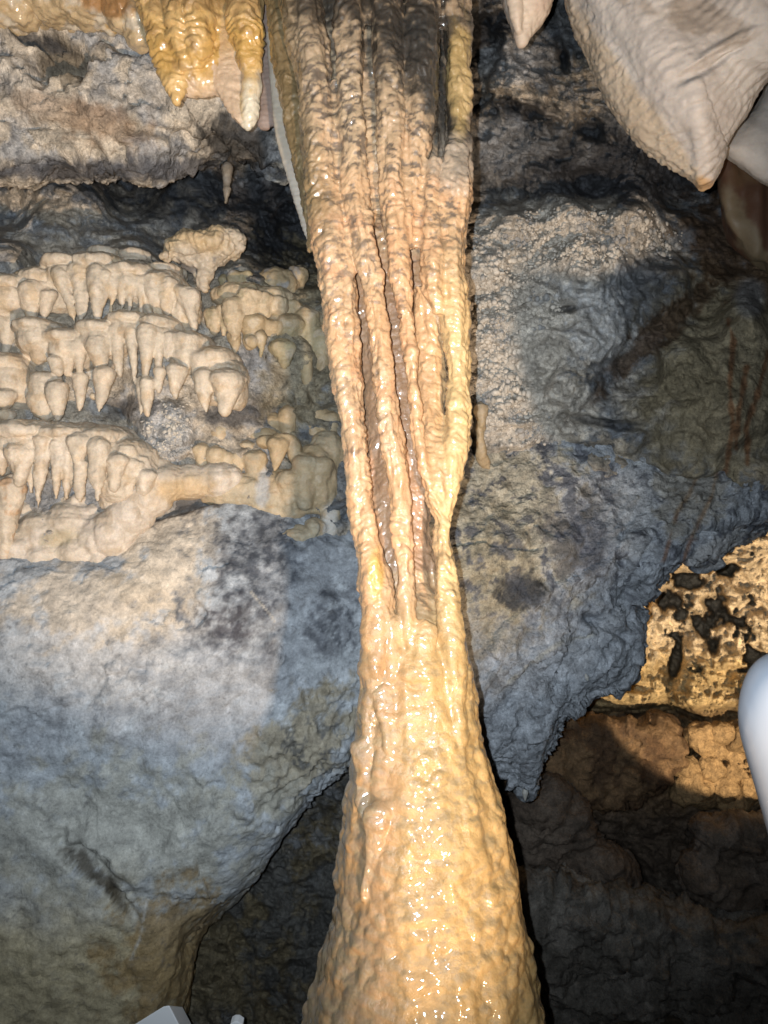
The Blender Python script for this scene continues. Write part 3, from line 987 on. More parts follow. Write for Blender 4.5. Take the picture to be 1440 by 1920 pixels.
# --- shelf 2
Y2 = 1.93
ledge = [('ball', 85, 625, Y2 + .05, 50, 20, 90), ('ball', 140, 645, Y2 + .05, 50, 20, 90), ('ball', 200, 628, Y2 + .05, 50, 20, 90), ('ball', 255, 612, Y2 + .05, 50, 18, 90), ('ball', 310, 620, Y2 + .05, 45, 20, 90),
         ('ball', 360, 650, Y2 + .05, 46, 22, 85), ('ball', 410, 680, Y2 + .05, 44, 26, 80), ('ball', 440, 705, Y2 + .05, 26, 26, 70), ('ball', 30, 690, Y2 + .04, 40, 26, 80), ('ball', 40, 720, Y2 + .06, 50, 20, 80)]
pieces = [('ledge', fuller(ledge))] + [('stalactite', LP(*q)) for q in [
    (78, 608, 76, 684, 28, Y2 - .02, .5), (118, 625, 128, 706, 20, Y2 - .03, .3), (100, 665, 112, 706, 16, Y2 - .05, .5), (152, 632, 148, 702, 15, Y2 - .03, .35), (150, 695, 150, 772, 15, Y2 - .02, .35), (172, 735, 176, 750, 8, Y2 - .02),
    (184, 628, 186, 700, 24, Y2 - .04, .4), (196, 686, 188, 774, 20, Y2 - .05), (216, 608, 226, 708, 18, Y2 - .03), (244, 608, 254, 722, 12, Y2 - .05), (276, 604, 272, 716, 19, Y2 - .06, .2), (264, 705, 264, 778, 8, Y2 - .05, .5), (277, 705, 277, 782, 14, Y2 - .06, .3),
    (300, 612, 294, 720, 11, Y2 - .05), (318, 620, 316, 680, 16, Y2 - .04), (300, 685, 298, 738, 12, Y2 - .05, .3), (333, 680, 330, 750, 22, Y2 - .06, .12), (350, 630, 346, 700, 20, Y2 - .03, .4), (378, 655, 372, 720, 22, Y2 - .03, .5),
    (384, 690, 384, 775, 22, Y2 - .05, .15), (425, 690, 424, 780, 34, Y2 - .05, .25), (400, 660, 405, 712, 22, Y2 - .02, .5), (452, 700, 446, 750, 16, Y2 - .02), (24, 672, 24, 716, 24, Y2 - .02, .5), (85, 696, 84, 790, 36, Y2 - .03, .6), (108, 712, 106, 788, 22, Y2 - .06, .3), (12, 728, 10, 768, 24, Y2 - .04, .4), (10, 765, 12, 795, 18, Y2 - .02, .5)]]
fuse('flowstone_shelf', 'cream flowstone shelf with thick drooping stalactites, middle of three on the left wall', 'flowstone', pieces, 0.0036, flow_disp(0.003), flow_col(CREAM, A(0.60, 0.50, 0.38), A(0.48, 0.37, 0.25)), M_flow, 5, 'flowstone shelves on the left wall')
# --- shelf 3
Y3 = 1.89
ledge = [('ball', -20, 815, Y3 + .05, 90, 26, 110), ('ball', 70, 815, Y3 + .05, 80, 24, 110), ('ball', 150, 818, Y3 + .05, 70, 22, 105), ('ball', 210, 825, Y3 + .05, 50, 24, 95), ('ball', 255, 850, Y3 + .05, 38, 26, 85), ('ball', 285, 870, Y3 + .06, 22, 30, 70), ('ball', 225, 860, Y3 + .04, 46, 34, 80)]
pieces = [('ledge', fuller(ledge))] + [('stalactite', LP(*q)) for q in [
    (5, 825, 2, 892, 18, Y3 - .04), (38, 828, 36, 912, 28, Y3 - .06, .3), (60, 840, 58, 925, 12, Y3 - .04), (84, 808, 70, 956, 18, Y3 - .06, .12), (108, 822, 106, 938, 14, Y3 - .06), (122, 838, 126, 936, 14, Y3 - .05), (136, 880, 122, 938, 8, Y3 - .04),
    (148, 812, 148, 872, 22, Y3 - .07, .2), (154, 860, 148, 940, 14, Y3 - .06, .4), (186, 820, 182, 940, 21, Y3 - .07, .2), (222, 850, 216, 922, 21, Y3 - .06, .35), (250, 860, 246, 900, 24, Y3 - .03, .5), (275, 880, 270, 930, 20, Y3 - .02, .5), (205, 835, 206, 880, 20, Y3 - .03, .5)]]
fuse('flowstone_shelf', 'pale flowstone shelf with long finger stalactites, lowest of three on the left wall', 'flowstone', pieces, 0.0036, flow_disp(), flow_col(A(0.54, 0.46, 0.36), A(0.60, 0.52, 0.42), A(0.48, 0.38, 0.27)), M_flow, 5, 'flowstone shelves on the left wall')

# --- drooping column at the left edge, and the flow apron under shelf 3
pieces = [('stalactite', LP(24, 892, 8, 1075, 26, Y3 - .02, .3)), ('stalactite', LP(4, 930, 0, 1010, 18, Y3 - .02, .3))]
fuse('stalactite', 'thick tapering stalactite reaching down to the boulder at the left edge', 'stalactite', pieces, 0.0036, flow_disp(), flow_col(A(0.54, 0.46, 0.36), A(0.6, 0.52, 0.42), PEACH * 0.85), M_flow)
Ya = 1.90
pieces = [('flow_sheet', [('ball', -20, 1010, Ya + .06, 60, 50, 60), ('ball', 40, 1030, Ya + .04, 56, 48, 60), ('ball', 90, 1005, Ya + .06, 60, 55, 60), ('ball', 90, 1045, Ya + .04, 50, 42, 55), ('ball', 140, 985, Ya + .06, 56, 50, 60), ('ball', 150, 1035, Ya + .05, 52, 38, 56), ('ball', 190, 1010, Ya + .05, 44, 52, 54), ('ball', 60, 960, Ya + .1, 70, 30, 55), ('ball', 130, 945, Ya + .1, 60, 28, 55)])] + [('flow_lobe', LP(*q)) for q in [
    (52, 1010, 50, 1096, 30, Ya + .01, .5), (92, 1020, 84, 1098, 22, Ya + .0, .4), (150, 1015, 152, 1078, 34, Ya + .02, .6), (184, 1030, 189, 1106, 18, Ya + .01, .2), (148, 925, 140, 1000, 20, Ya + .04, .6), (172, 945, 172, 1000, 15, Ya + .03, .6), (108, 985, 100, 1040, 26, Ya + .01, .6)]]
pieces += [('flow_sheet', [('ball', 215, 1000, Ya + .02, 44, 46, 44), ('ball', 245, 965, Ya + .02, 46, 40, 44), ('ball', 280, 930, Ya + .03, 46, 40, 44), ('ball', 315, 905, Ya + .04, 44, 36, 44), ('ball', 360, 905, Ya + .06, 50, 34, 44), ('ball', 410, 900, Ya + .07, 50, 34, 44), ('ball', 300, 880, Ya + .05, 30, 26, 34)])]


def ex(c, px, py, b):
    c = mixc(c, A(0.50, 0.35, 0.18), 0.7 * patch(px, py, 335, 915, 60, 26, -10, b * 0.5))
    return mixc(c, OLIVE * 1.5, 0.6 * patch(px, py, 105, 1010, 30, 14, -15, b * 0.5))


fuse('flowstone_apron', 'pinkish cream flowstone apron draped over the top of the grey boulder', 'flowstone', pieces, 0.004, flow_disp(0.004), flow_col(A(0.52, 0.45, 0.36), A(0.58, 0.51, 0.43), A(0.46, 0.38, 0.29), 0, ex), M_flow, 9)

# --- fan-shaped formation under the dark gap
Yf = 2.02
pieces = [('cap', [('ball', 385, 462, Yf, 74, 24, 50), ('ball', 420, 452, Yf, 40, 20, 40), ('ball', 345, 470, Yf - .01, 36, 18, 40)]), ('stem', [(382, 462, Yf, 62, 30), (382, 482, Yf, 50, 26), (382, 500, Yf, 30, 20), (381, 518, Yf, 16, 12), (380, 534, Yf, 8, 7), (380, 546, Yf, 3, 3)])] + [('lobe', [('ball', x, y, Yf - .04, 11, 9, 14)]) for (x, y) in ((312, 482), (326, 466), (340, 456), (352, 448), (368, 444))]
fuse('flowstone_fan', 'tan fan-shaped flowstone tapering to a point beneath the dark gap', 'flowstone', pieces, 0.0036, flow_disp(0.012), flow_col(TAN * 1.1, CREAM * 0.9, None, 0.8), M_flow, 3)

# --- lobed clusters between the shelves and the column
Yc = 2.0
up = [(404, 575, 400, 630, 20, Yc, .3), (418, 570, 420, 628, 14, Yc - .01, .3), (442, 556, 436, 640, 26, Yc - .03, .2), (468, 540, 470, 600, 26, Yc - .02, .5), (495, 548, 492, 600, 24, Yc, .5), (520, 555, 520, 595, 26, Yc + .02, .5)]
pieces = [('ledge', [('ball', 455, 560, Yc + .06, 60, 24, 60), ('ball', 510, 565, Yc + .08, 50, 22, 60)])] + [('stalactite', LP(*q)) for q in up]
fuse('stalactite_cluster', 'peach lobed stalactite cluster right of the topmost shelf', 'stalactites', pieces, 0.0036, flow_disp(), flow_col(A(0.50, 0.40, 0.27), A(0.54, 0.43, 0.29), OLIVE * 1.5), M_flow, 6)
pieces = [('bulb', LP(440, 505, 442, 545, 16, Yc + .06, .6)), ('bulb', LP(462, 505, 462, 545, 15, Yc + .06, .6)), ('bulb', LP(420, 515, 420, 545, 12, Yc + .08, .6)), ('bulb', LP(520, 505, 524, 575, 44, Yc + .12, .6)), ('bulb', LP(560, 500, 560, 540, 22, Yc + .14, .6))]
fuse('flowstone_bulbs', 'row of rounded flowstone bulbs at the edge of the dark gap', 'flowstone', pieces, 0.004, flow_disp(0.006), flow_col(TAN * 0.9, OLIVE * 1.5, GREY), M_flow, 7)
mid = [(478, 588, 470, 655, 28, Yc - .01, .3), (438, 618, 442, 668, 14, Yc - .01, .2), (472, 630, 474, 655, 14, Yc - .04, .3), (490, 620, 490, 672, 11, Yc - .03, .2), (510, 600, 512, 640, 34, Yc + .02, .6), (545, 590, 540, 640, 30, Yc + .03, .6), (528, 635, 534, 692, 28, Yc - .01, .12), (575, 575, 580, 720, 26, Yc + .06, .5), (598, 610, 604, 740, 22, Yc + .06, .6), (540, 560, 548, 600, 26, Yc + .06, .6),
       (574, 660, 578, 730, 14, Yc + .02, .5), (560, 640, 562, 700, 18, Yc + .04, .5)]
pieces = [('ledge', [('ball', 520, 620, Yc + .09, 80, 30, 60), ('ball', 585, 630, Yc + .12, 40, 60, 50)])] + [('stalactite', LP(*q)) for q in mid]
fuse('stalactite_cluster', 'olive brown stalactite cluster above the blue rock patch beside the column', 'stalactites', pieces, 0.0036, flow_disp(0.004), flow_col(TAN * 0.85, OLIVE * 1.7, A(0.45, 0.38, 0.28)), M_flow, 6)
lowc = [(388, 800, 392, 830, 14, Yc, .7), (412, 795, 412, 835, 18, Yc - .01, .6), (438, 805, 438, 825, 10, Yc, .6), (380, 832, 376, 905, 16, Yc - .03, .6), (405, 835, 402, 905, 18, Yc - .04, .6), (428, 845, 425, 900, 14, Yc - .03, .6), (446, 845, 446, 895, 12, Yc - .02, .6), (462, 825, 468, 850, 24, Yc, .6),
        (478, 845, 476, 920, 24, Yc - .02, .5), (495, 800, 490, 850, 26, Yc + .03, .6), (540, 760, 540, 830, 20, Yc + .03, .5), (515, 775, 525, 815, 24, Yc + .05, .6), (585, 755, 590, 830, 30, Yc + .06, .6), (615, 770, 618, 850, 26, Yc + .06, .6)]
arch = [[(478, 850, Yc - .03, 9), (492, 828, Yc - .05, 10), (520, 815, Yc - .06, 11), (548, 828, Yc - .05, 11), (558, 855, Yc - .04, 10), (552, 890, Yc - .02, 8)]]
pieces = [('bulb', LP(*q)) for q in lowc] + [('arch', [LP(486, 845, 498, 885, 12, Yc - .03, .4), ('ball', 500, 828, Yc - .03, 20, 12, 20), ('ball', 530, 822, Yc - .04, 24, 12, 20), ('ball', 552, 845, Yc - .03, 14, 26, 20)])]
pieces += [('stalactite', LP(520, 818, 518, 884, 20, Yc - .06, .15)), ('flow_sheet', [('ball', 440, 920, Yc - .01, 80, 34, 40), ('ball', 520, 930, Yc, 70, 56, 40), ('ball', 590, 900, Yc + .01, 48, 70, 45), ('ball', 615, 850, Yc + .04, 36, 44, 40)])]
pieces += [('flow_lobe', LP(*q)) for q in [(575, 850, 570, 960, 30, Yc - .04, .5), (605, 855, 598, 930, 26, Yc - .03, .5), (545, 880, 540, 965, 26, Yc - .04, .3), (520, 930, 524, 968, 12, Yc - .04, .3), (473, 900, 474, 916, 10, Yc - .05, .6), (545, 1010, 470, 960, 20, Yc - .03, .7), (560, 985, 560, 1035, 36, Yc - .03, .5), (590, 970, 600, 1030, 22, Yc - .03, .5), (620, 950, 618, 1040, 20, Yc - .01, .4), (585, 975, 588, 1010, 14, Yc - .06, .6)]]


def ex(c, px, py, b):
    c = mixc(c, A(0.53, 0.42, 0.28), 0.8 * patch(px, py, 400, 870, 70, 60, 0, b * 0.4))
    c = mixc(c, A(0.42, 0.44, 0.46), 0.7 * patch(px, py, 494, 915, 14, 32, 5, b * 0.5))
    c = mixc(c, A(0.46, 0.46, 0.46), 0.6 * patch(px, py, 618, 985, 16, 40, 0, b * 0.5))
    return c


fuse('flowstone_mound', 'olive cream flowstone mound with a small arch left of the column', 'flowstone', pieces, 0.0038, flow_disp(0.004), flow_col(TAN * 0.85, A(0.38, 0.33, 0.24), A(0.40, 0.30, 0.19), 0, ex), M_flow, 9)

# --- small stalactites hanging by themselves
fuse('stalactite', 'small grey stalactite hanging inside the dark gap below the overhang', 'stalactite', [('stalactite_tip', LP(426, 305, 424, 382, 10, 2.15, .15))], 0.0036, flow_disp(), flow_col(GREY * 0.8, CREAM * 0.45), M_flow)
fuse('stalactite', 'small tan stalactite with a round head on the wall just right of the column', 'stalactite', [('head', LP(902, 752, 902, 800, 14, 1.96, .35)), ('tail', [(902, 790, 1.97, 7), (901, 830, 1.98, 8), (906, 862, 2.0, 12), (912, 880, 2.02, 8)])], 0.0036, flow_disp(), flow_col(TAN * 0.7, A(0.34, 0.29, 0.22)), M_flow)
fuse('stalactite', 'short pinkish stalactite at the top edge right of the column', 'stalactite', [('stalactite_body', [(985, -120, 1.62, 70), (988, -40, 1.61, 56), (990, 0, 1.60, 46), (990, 30, 1.60, 36), (984, 55, 1.60, 22), (980, 75, 1.60, 11), (979, 86, 1.60, 5)]), ('flute', [(960, -60, 1.56, 14), (966, 20, 1.57, 12), (972, 60, 1.58, 7)])], 0.0032, flow_disp(0.004), flow_col(A(0.52, 0.41, 0.33), A(0.56, 0.47, 0.38)), M_pale)


# --- popcorn calcite on the walls: countless beads
def beads(name, region, n, rmin, rmax, c0, c1):
    phi = (1 + 5 ** .5) / 2
    iv = np.array([(-1, phi, 0), (1, phi, 0), (-1, -phi, 0), (1, -phi, 0), (0, -1, phi), (0, 1, phi), (0, -1, -phi), (0, 1, -phi), (phi, 0, -1), (phi, 0, 1), (-phi, 0, -1), (-phi, 0, 1)], float)
    iv /= np.linalg.norm(iv[0])
    fc = [(0, 11, 5), (0, 5, 1), (0, 1, 7), (0, 7, 10), (0, 10, 11), (1, 5, 9), (5, 11, 4), (11, 10, 2), (10, 7, 6), (7, 1, 8), (3, 9, 4), (3, 4, 2), (3, 2, 6), (3, 6, 8), (3, 8, 9), (4, 9, 5), (2, 4, 11), (6, 2, 10), (8, 6, 7), (9, 8, 1)]
    cache, vv, ff = {}, list(iv), []

    def midp(a, b):
        k = (min(a, b), max(a, b))
        if k not in cache:
            m = vv[a] + vv[b]
            vv.append(m / np.linalg.norm(m))
            cache[k] = len(vv) - 1
        return cache[k]
    for a, b, c in fc:
        ab, bc, ca = midp(a, b), midp(b, c), midp(c, a)
        ff += [(a, ab, ca), (b, bc, ab), (c, ca, bc), (ab, bc, ca)]
    iv, fi = np.array(vv), np.array(ff)
    px, py = region(n)
    Y = wall_at(px, py) + 0.001
    c = P(px, py, Y)
    dens = perlin(c * 22)
    r = (rmin + (rmax - rmin) * rng.random(len(px)) ** 2.2) * (0.8 + 0.5 * np.clip(dens, -0.6, 1))
    keep = dens > -0.45
    c, r = c[keep], r[keep]
    sc3 = r[:, None] * (1 + 0.25 * rng.normal(size=(len(r), 3)))
    V = (c[:, None, :] + iv[None] * sc3[:, None, :]).reshape(-1, 3)
    Q = (fi[None] + (np.arange(len(r)) * len(iv))[:, None, None]).reshape(-1, 3)
    col = np.repeat(c0 + (c1 - c0) * rng.random((len(r), 1)), len(iv), 0)
    col = mixc(col, BLUE, 0.7 * sm(0.0, 0.5, fbm(V * 9 + 3, 3)))
    b = V.mean(0)
    o = make(name, V, Q, col, M_pop, None, b)
    o.location = b
    o['kind'] = 'stuff'
    return o


def reg_right(n):
    x = rng.uniform(885, 1290, n * 2)
    y = rng.uniform(392, 850, n * 2)
    w = fbm(np.stack([x * 0.01, y * 0.01, 0 * x], -1), 3) * 0.5
    d = np.maximum.reduce([patch(x, y, 1030, 450, 190, 55, -6, w), patch(x, y, 950, 640, 95, 200, 0, w)])
    k = (rng.random(n * 2) < d) & (patch(x, y, 1030, 680, 60, 60, 0) < 0.3) & (patch(x, y, 1120, 790, 80, 16, 10) < 0.3)
    return x[k][:n], y[k][:n]


def reg_left(n):
    x = rng.normal(312, 24, n)
    y = rng.normal(815, 28, n)
    return x, y


o = beads('cave_popcorn', reg_right, 3600, 0.003, 0.010, A(0.40, 0.37, 0.32), A(0.52, 0.48, 0.42))
tag(o, 'knobbly cream popcorn calcite crusting the wall right of the column', 'popcorn calcite')
o = beads('cave_popcorn', reg_left, 300, 0.003, 0.007, A(0.5, 0.47, 0.41), A(0.55, 0.5, 0.43))
tag(o, 'small patch of pale popcorn calcite right of the lowest flowstone shelf', 'popcorn calcite')

# --- golden drapery, upper left
Yg = 1.50
gold = [('band', [[(255, -160, Yg + .03, 36, 24), (276, -40, Yg + .01, 34, 24), (290, 10, Yg + .01, 31, 22), (308, 80, Yg + .01, 28, 20), (326, 150, Yg + .01, 22, 16), (331, 178, Yg + .01, 14, 10), (332, 194, Yg + .01, 5, 5)]]),
        ('curtain', [[(345, -160, Yg + .014, 80, 20), (350, 0, Yg + .014, 76, 20), (358, 80, Yg + .014, 66, 18), (366, 130, Yg + .016, 58, 15), (368, 160, Yg + .02, 54, 12), (374, 180, Yg + .03, 44, 7)]]),
        ('flute', [[(326, -160, Yg - .012, 26), (331, 0, Yg - .012, 26), (336, 50, Yg - .012, 25), (342, 100, Yg - .005, 19), (350, 130, Yg, 14), (364, 152, Yg + .02, 10)]]),
        ('flute', [[(370, -160, Yg - .016, 30), (372, 0, Yg - .016, 28), (374, 60, Yg - .014, 26), (372, 110, Yg - .008, 20), (369, 140, Yg + .01, 11), (368, 154, Yg + .015, 7)]]),
        ('flute', [[(402, -160, Yg + .01, 22), (400, 40, Yg + .01, 19), (396, 90, Yg + .015, 14), (382, 145, Yg + .02, 8)]]),
        ('sheet', [[(430, -160, Yg + .015, 48, 17), (430, 0, Yg + .015, 46, 17), (432, 80, Yg + .015, 43, 16), (434, 140, Yg + .015, 40, 14), (446, 190, Yg + .015, 30, 12), (458, 225, Yg + .015, 17, 9), (464, 242, Yg + .015, 6, 5)]]),
        ('rib', [[(458, -160, Yg - .01, 36), (458, 0, Yg - .01, 35), (460, 50, Yg - .01, 31), (466, 90, Yg - .01, 24), (470, 130, Yg - .005, 17), (471, 144, Yg, 14)]]),
        ('tip', [[(470, 136, Yg, 17), (472, 160, Yg, 19), (470, 190, Yg + .005, 17), (469, 215, Yg + .01, 15), (466, 236, Yg + .015, 9), (464, 246, Yg + .02, 4)]])]


def gdisp(V, N, own):
    px, py = proj(V)
    rough = np.where(np.isin(own, [0, 2, 3, 4, 6]), 1.0, np.where(own == 1, 0.7, 0.3))
    ph = V[:, 2] / 0.017 + 1.6 * perlin(V * 22) + 0.6 * perlin(V * 50)
    return rough * (0.009 * np.abs(np.sin(math.pi * ph)) ** 0.8 * (0.6 + perlin(V * 12)) + 0.006 * fbm(V * 24, 3)) + 0.0015 * fbm(V * 60, 2)


def gcol(V, N, px, py, own):
    a, b = fbm(V * 8, 4), fbm(V * 30, 4)
    c = mixc(np.tile(GOLD, (len(V), 1)), A(0.60, 0.40, 0.17), sm(-0.3, 0.4, a))
    c = mixc(c, A(0.20, 0.11, 0.05), 0.5 * sm(0.1, 0.5, b))
    pale = np.where(own == 5, 1.0, 0.0) * sm(0, 130, py + 30 * a) + np.where(own == 1, 1.0, 0.0) * sm(125, 185, py + 20 * b)
    c = mixc(c, A(0.56, 0.42, 0.30), pale * 0.9)
    c = mixc(c, A(0.58, 0.52, 0.40), sm(120, 175, py + 30 * b) * sm(445, 462, px))
    c = mixc(c, A(0.16, 0.10, 0.05), 0.6 * patch(px, py, 400, -10, 140, 26, 0, b))
    return c


fuse('golden_drapery', 'golden yellow fluted drapery with pale lower tips left of the column', 'drapery', gold, 0.003, gdisp, gcol, M_wet, 2)
fuse('drapery', 'dim mauve drapery in shadow between golden drapery and column', 'drapery', [('sheet', [(502, -160, 1.60, 30, 16), (504, 60, 1.60, 24, 16), (504, 140, 1.60, 21, 14), (502, 200, 1.60, 19, 12), (498, 232, 1.60, 15, 10), (496, 243, 1.60, 8, 6)]), ('tip', LP(520, 170, 512, 238, 12, 1.60, .3))], 0.003, flow_disp(0.002), flow_col(A(0.24, 0.18, 0.15), A(0.28, 0.22, 0.19)), M_pale)
fuse('drapery', 'pale narrow drapery strip running down the left side of the column', 'drapery', [('sheet', [(512, 60, 1.53, 14, 8), (524, 180, 1.53, 16, 8), (534, 260, 1.52, 17, 8), (552, 330, 1.50, 15, 8), (570, 400, 1.48, 12, 7), (580, 440, 1.46, 8, 6), (582, 455, 1.46, 3, 3)])], 0.003, flow_disp(0.001), flow_col(A(0.42, 0.37, 0.30), A(0.46, 0.40, 0.33)), M_pale)

# orange crust along the top left ceiling
pieces = [('crust', [('ball', 60, -40, 1.78, 130, 80, 80), ('ball', 190, -40, 1.75, 110, 90, 80), ('ball', -60, -10, 1.78, 90, 72, 70), ('ball', 20, 0, 1.77, 60, 50, 60), ('ball', 120, 0, 1.77, 70, 44, 60)])] + [('flow_lobe', [('ball', 240, -20, 1.72, 50, 84, 50), ('ball', 262, 30, 1.71, 30, 60, 36)])]


def ex(c, px, py, b):
    return mixc(c, A(0.34, 0.15, 0.04), 0.7 * patch(px, py, 200, 8, 60, 22, 10, b * 0.6))


fuse('flowstone_crust', 'orange and cream flowstone crust along the ceiling at upper left', 'flowstone', pieces, 0.0045, flow_disp(0.010, 0.002, 0.02), flow_col(A(0.55, 0.42, 0.25), A(0.48, 0.31, 0.12), A(0.6, 0.54, 0.44), 0, ex), M_wet, 4)


# --- big pale drapery, upper right
def drapery(name, label, outl, Yfun, bulge, back, voxel, dispf, colf, center, power=2.2):
    V, Q, c = pillow(outl, Yfun, bulge, back, name, voxel, dispf, colf, M_pale, power, center, 3)
    b = V.mean(0)
    b[2] = V[:, 2].min()
    o = make(name, V, Q, c, M_pale, None, b)
    o.location = b
    return tag(o, label, 'drapery')


def dY(px, py):
    return 1.50 + 0.00035 * (px - 1250) * -1 + 0.00025 * (py - 100)


def ddisp(V, N):
    px, py = proj(V)
    # broad folds that follow the left edge, fine growth ripples across them
    e = (px - 1060) * 0.80 - (py - 0) * 0.58
    d = 0.012 * np.sin(e / 42.0 + 1.5 * perlin(V * 6)) * sm(0, 60, e) + 0.008 * fbm(V * 7, 2)
    al = px * 0.45 + py * 0.9 + 18 * perlin(V * 9) + 0.0016 * (px - 1240) ** 2
    d = d + 0.0030 * np.abs(np.sin(al / 7.0 + 1.5 * perlin(V * 16))) * (0.5 + 1.1 * perlin(V * 12)) + 0.002 * ridged(V * np.array([30, 30, 60]), 3) + 0.0012 * fbm(V * 60, 3)
    edge = 1 - sm(6, 40, e)
    d = d + edge * 0.0022 * np.abs(np.sin((px * 0.6 + py * 0.8) / 4.6 + 2.5 * perlin(V * 20))) * (0.6 + perlin(V * 13))
    d = d + 0.010 * patch(px, py, 1360, 90, 70, 14, -30) - 0.012 * patch(px, py, 1330, 120, 70, 12, -30)
    return d


def dcol(V, N, px, py):
    a, b = fbm(V * 6 + 70, 4), fbm(V * 25 + 71, 4)
    e = (px - 1060) * 0.80 - (py - 0) * 0.58
    c = mixc(np.tile(A(0.40, 0.37, 0.345), (len(V), 1)), A(0.47, 0.445, 0.42), sm(-0.2, 0.4, a))
    c = c * (1 - 0.16 * sm(0.0, 0.8, perlin(np.stack([e / 17.0, 0 * e, (px * 0.45 + py * 0.9) / 160.0], -1))) - 0.10 * np.clip(fbm(V * 45, 3), 0, 1))[:, None]
    c = mixc(c, A(0.22, 0.18, 0.14), 0.6 * patch(px, py, 1330, 40, 120, 26, 15, b * 0.8 + a))
    c = mixc(c, A(0.46, 0.35, 0.21), 0.5 * (1 - sm(2, 22, e + 8 * b)))
    c = mixc(c, A(0.40, 0.24, 0.10), 0.7 * patch(px, py, 1322, 355, 20, 22, 0, b * 0.4))
    return c


outl = [(1030, -200), (1200, -220), (1420, -220), (1560, -200), (1570, 40), (1500, 140), (1447, 160), (1432, 182), (1405, 218), (1372, 248), (1350, 275), (1345, 310), (1338, 340), (1327, 362), (1318, 362), (1305, 345), (1262, 315), (1205, 272), (1155, 218), (1120, 150), (1090, 90), (1070, 40), (1055, -20)]
drapery('drapery', 'big pale beige drapery with a dripping point at upper right', outl, dY, 0.12, 0.05, 0.0033, ddisp, dcol, (1290, 80))
V_, c_ = None, None


def dcol2(V, N, px, py):
    a, b = fbm(V * 6 + 80, 4), fbm(V * 25 + 81, 4)
    return mixc(np.tile(A(0.40, 0.36, 0.32), (len(V), 1)), A(0.48, 0.44, 0.40), sm(-0.2, 0.4, a))


drapery('drapery', 'plain whitish drapery behind the big one at the right edge', [(1352, 280), (1375, 240), (1420, 190), (1440, 60), (1440, -260), (1800, -260), (1760, 200), (1640, 420), (1500, 390), (1438, 352), (1400, 325), (1370, 300)], lambda px, py: 1.72 + 0 * px, 0.06, 0.06, 0.0036, lambda V, N: 0.006 * fbm(V * 8, 3) + 0.001 * fbm(V * 60, 2), dcol2, (1460, 270))


def dcol3(V, N, px, py):
    a, b = fbm(V * 6 + 90, 4), fbm(V * 25 + 91, 4)
    c = mixc(np.tile(A(0.075, 0.036, 0.02), (len(V), 1)), A(0.12, 0.07, 0.035), sm(-0.2, 0.4, a))
    return mixc(c, OLIVE * 0.8, 0.6 * patch(px, py, 1400, 440, 20, 120, -25, b * 0.5))


drapery('drapery', 'dark brown drapery hanging below the whitish one at the right edge', [(1346, 270), (1380, 200), (1440, -200), (1900, -200), (1800, 330), (1640, 560), (1470, 540), (1425, 500), (1385, 470), (1362, 430), (1350, 360)], lambda px, py: 1.9 + 0 * px, 0.06, 0.2, 0.005, lambda V, N: 0.010 * fbm(V * 8, 3) + 0.008 * np.sin(V[:, 0] * 90 + 2 * perlin(V * 8)), dcol3, (1470, 420))

# ================================================================== THE COLUMN
ysil = np.array([-320, -150, 0, 100, 200, 300, 400, 500, 600, 700, 800, 850, 900, 950, 1000, 1050, 1100, 1200, 1300, 1400, 1500, 1600, 1700, 1800, 1920, 2100, 2400, 2900.0])
lsil = np.array([470, 480, 492, 505, 524, 550, 573, 583, 597, 615, 632, 637, 643, 650, 655, 662, 668, 677, 672, 660, 645, 632, 622, 590, 562, 525, 480, 440.0])
rsil = np.array([880, 880, 879, 881, 884, 884, 881, 879, 881, 883, 882, 880, 868, 856, 849, 855, 862, 880, 894, 912, 944, 968, 986, 1006, 1032, 1075, 1130, 1200.0])
yaxs = np.interp(ysil, [-320, 0, 500, 1000, 1400, 1920, 2900], [1.50, 1.46, 1.40, 1.35, 1.30, 1.23, 1.15])


def sil(y):
    return np.interp(y, ysil, lsil), np.interp(y, ysil, rsil), np.interp(y, ysil, yaxs)


def rib(path, d0=0.62):
    """path: (px, py, half-width px, forward offset in half-widths of the column)"""
    out = []
    for q in path:
        l, r, Y = sil(q[1])
        hw = (r - l) / 2
        u = (q[0] - (l + r) / 2) / hw
        fw = q[3] if len(q) > 3 else d0
        Yq = Y - hw * Y / F * fw * math.sqrt(max(0.05, 1 - 0.75 * u * u))
        out.append((q[0], q[1], Yq, q[2], q[2] * 1.15))
    return out


def core(ys, wfrac, dfrac, back):
    out = []
    for y in ys:
        l, r, Y = sil(y)
        hw = (r - l) / 2
        out.append(((l + r) / 2, y, Y + back * hw * Y / F, hw * wfrac, hw * dfrac))
    return out


R1 = [(560, -320, 48), (562, 0, 48), (575, 60, 46), (590, 150, 44), (600, 250, 42), (610, 350, 40), (622, 450, 42), (636, 540, 42), (644, 620, 40), (650, 700, 36), (661, 780, 31), (668, 860, 29), (676, 940, 29), (690, 1020, 31), (704, 1090, 34), (708, 1160, 32), (704, 1230, 26, .66), (700, 1300, 20, .62), (694, 1370, 14, .60), (690, 1430, 7, .6)]
R1b = [(600, 440, 14), (618, 560, 18), (628, 640, 18), (640, 700, 14), (650, 740, 8)]
R2 = [(655, -320, 34), (655, 0, 34), (658, 100, 32), (657, 200, 30), (660, 280, 29), (666, 360, 28), (678, 430, 28), (694, 510, 27), (706, 600, 26), (714, 680, 27), (724, 760, 29), (736, 840, 29), (745, 920, 26), (753, 1000, 22), (759, 1070, 19), (764, 1130, 17), (768, 1190, 14), (772, 1250, 10, .64), (774, 1300, 5, .62)]
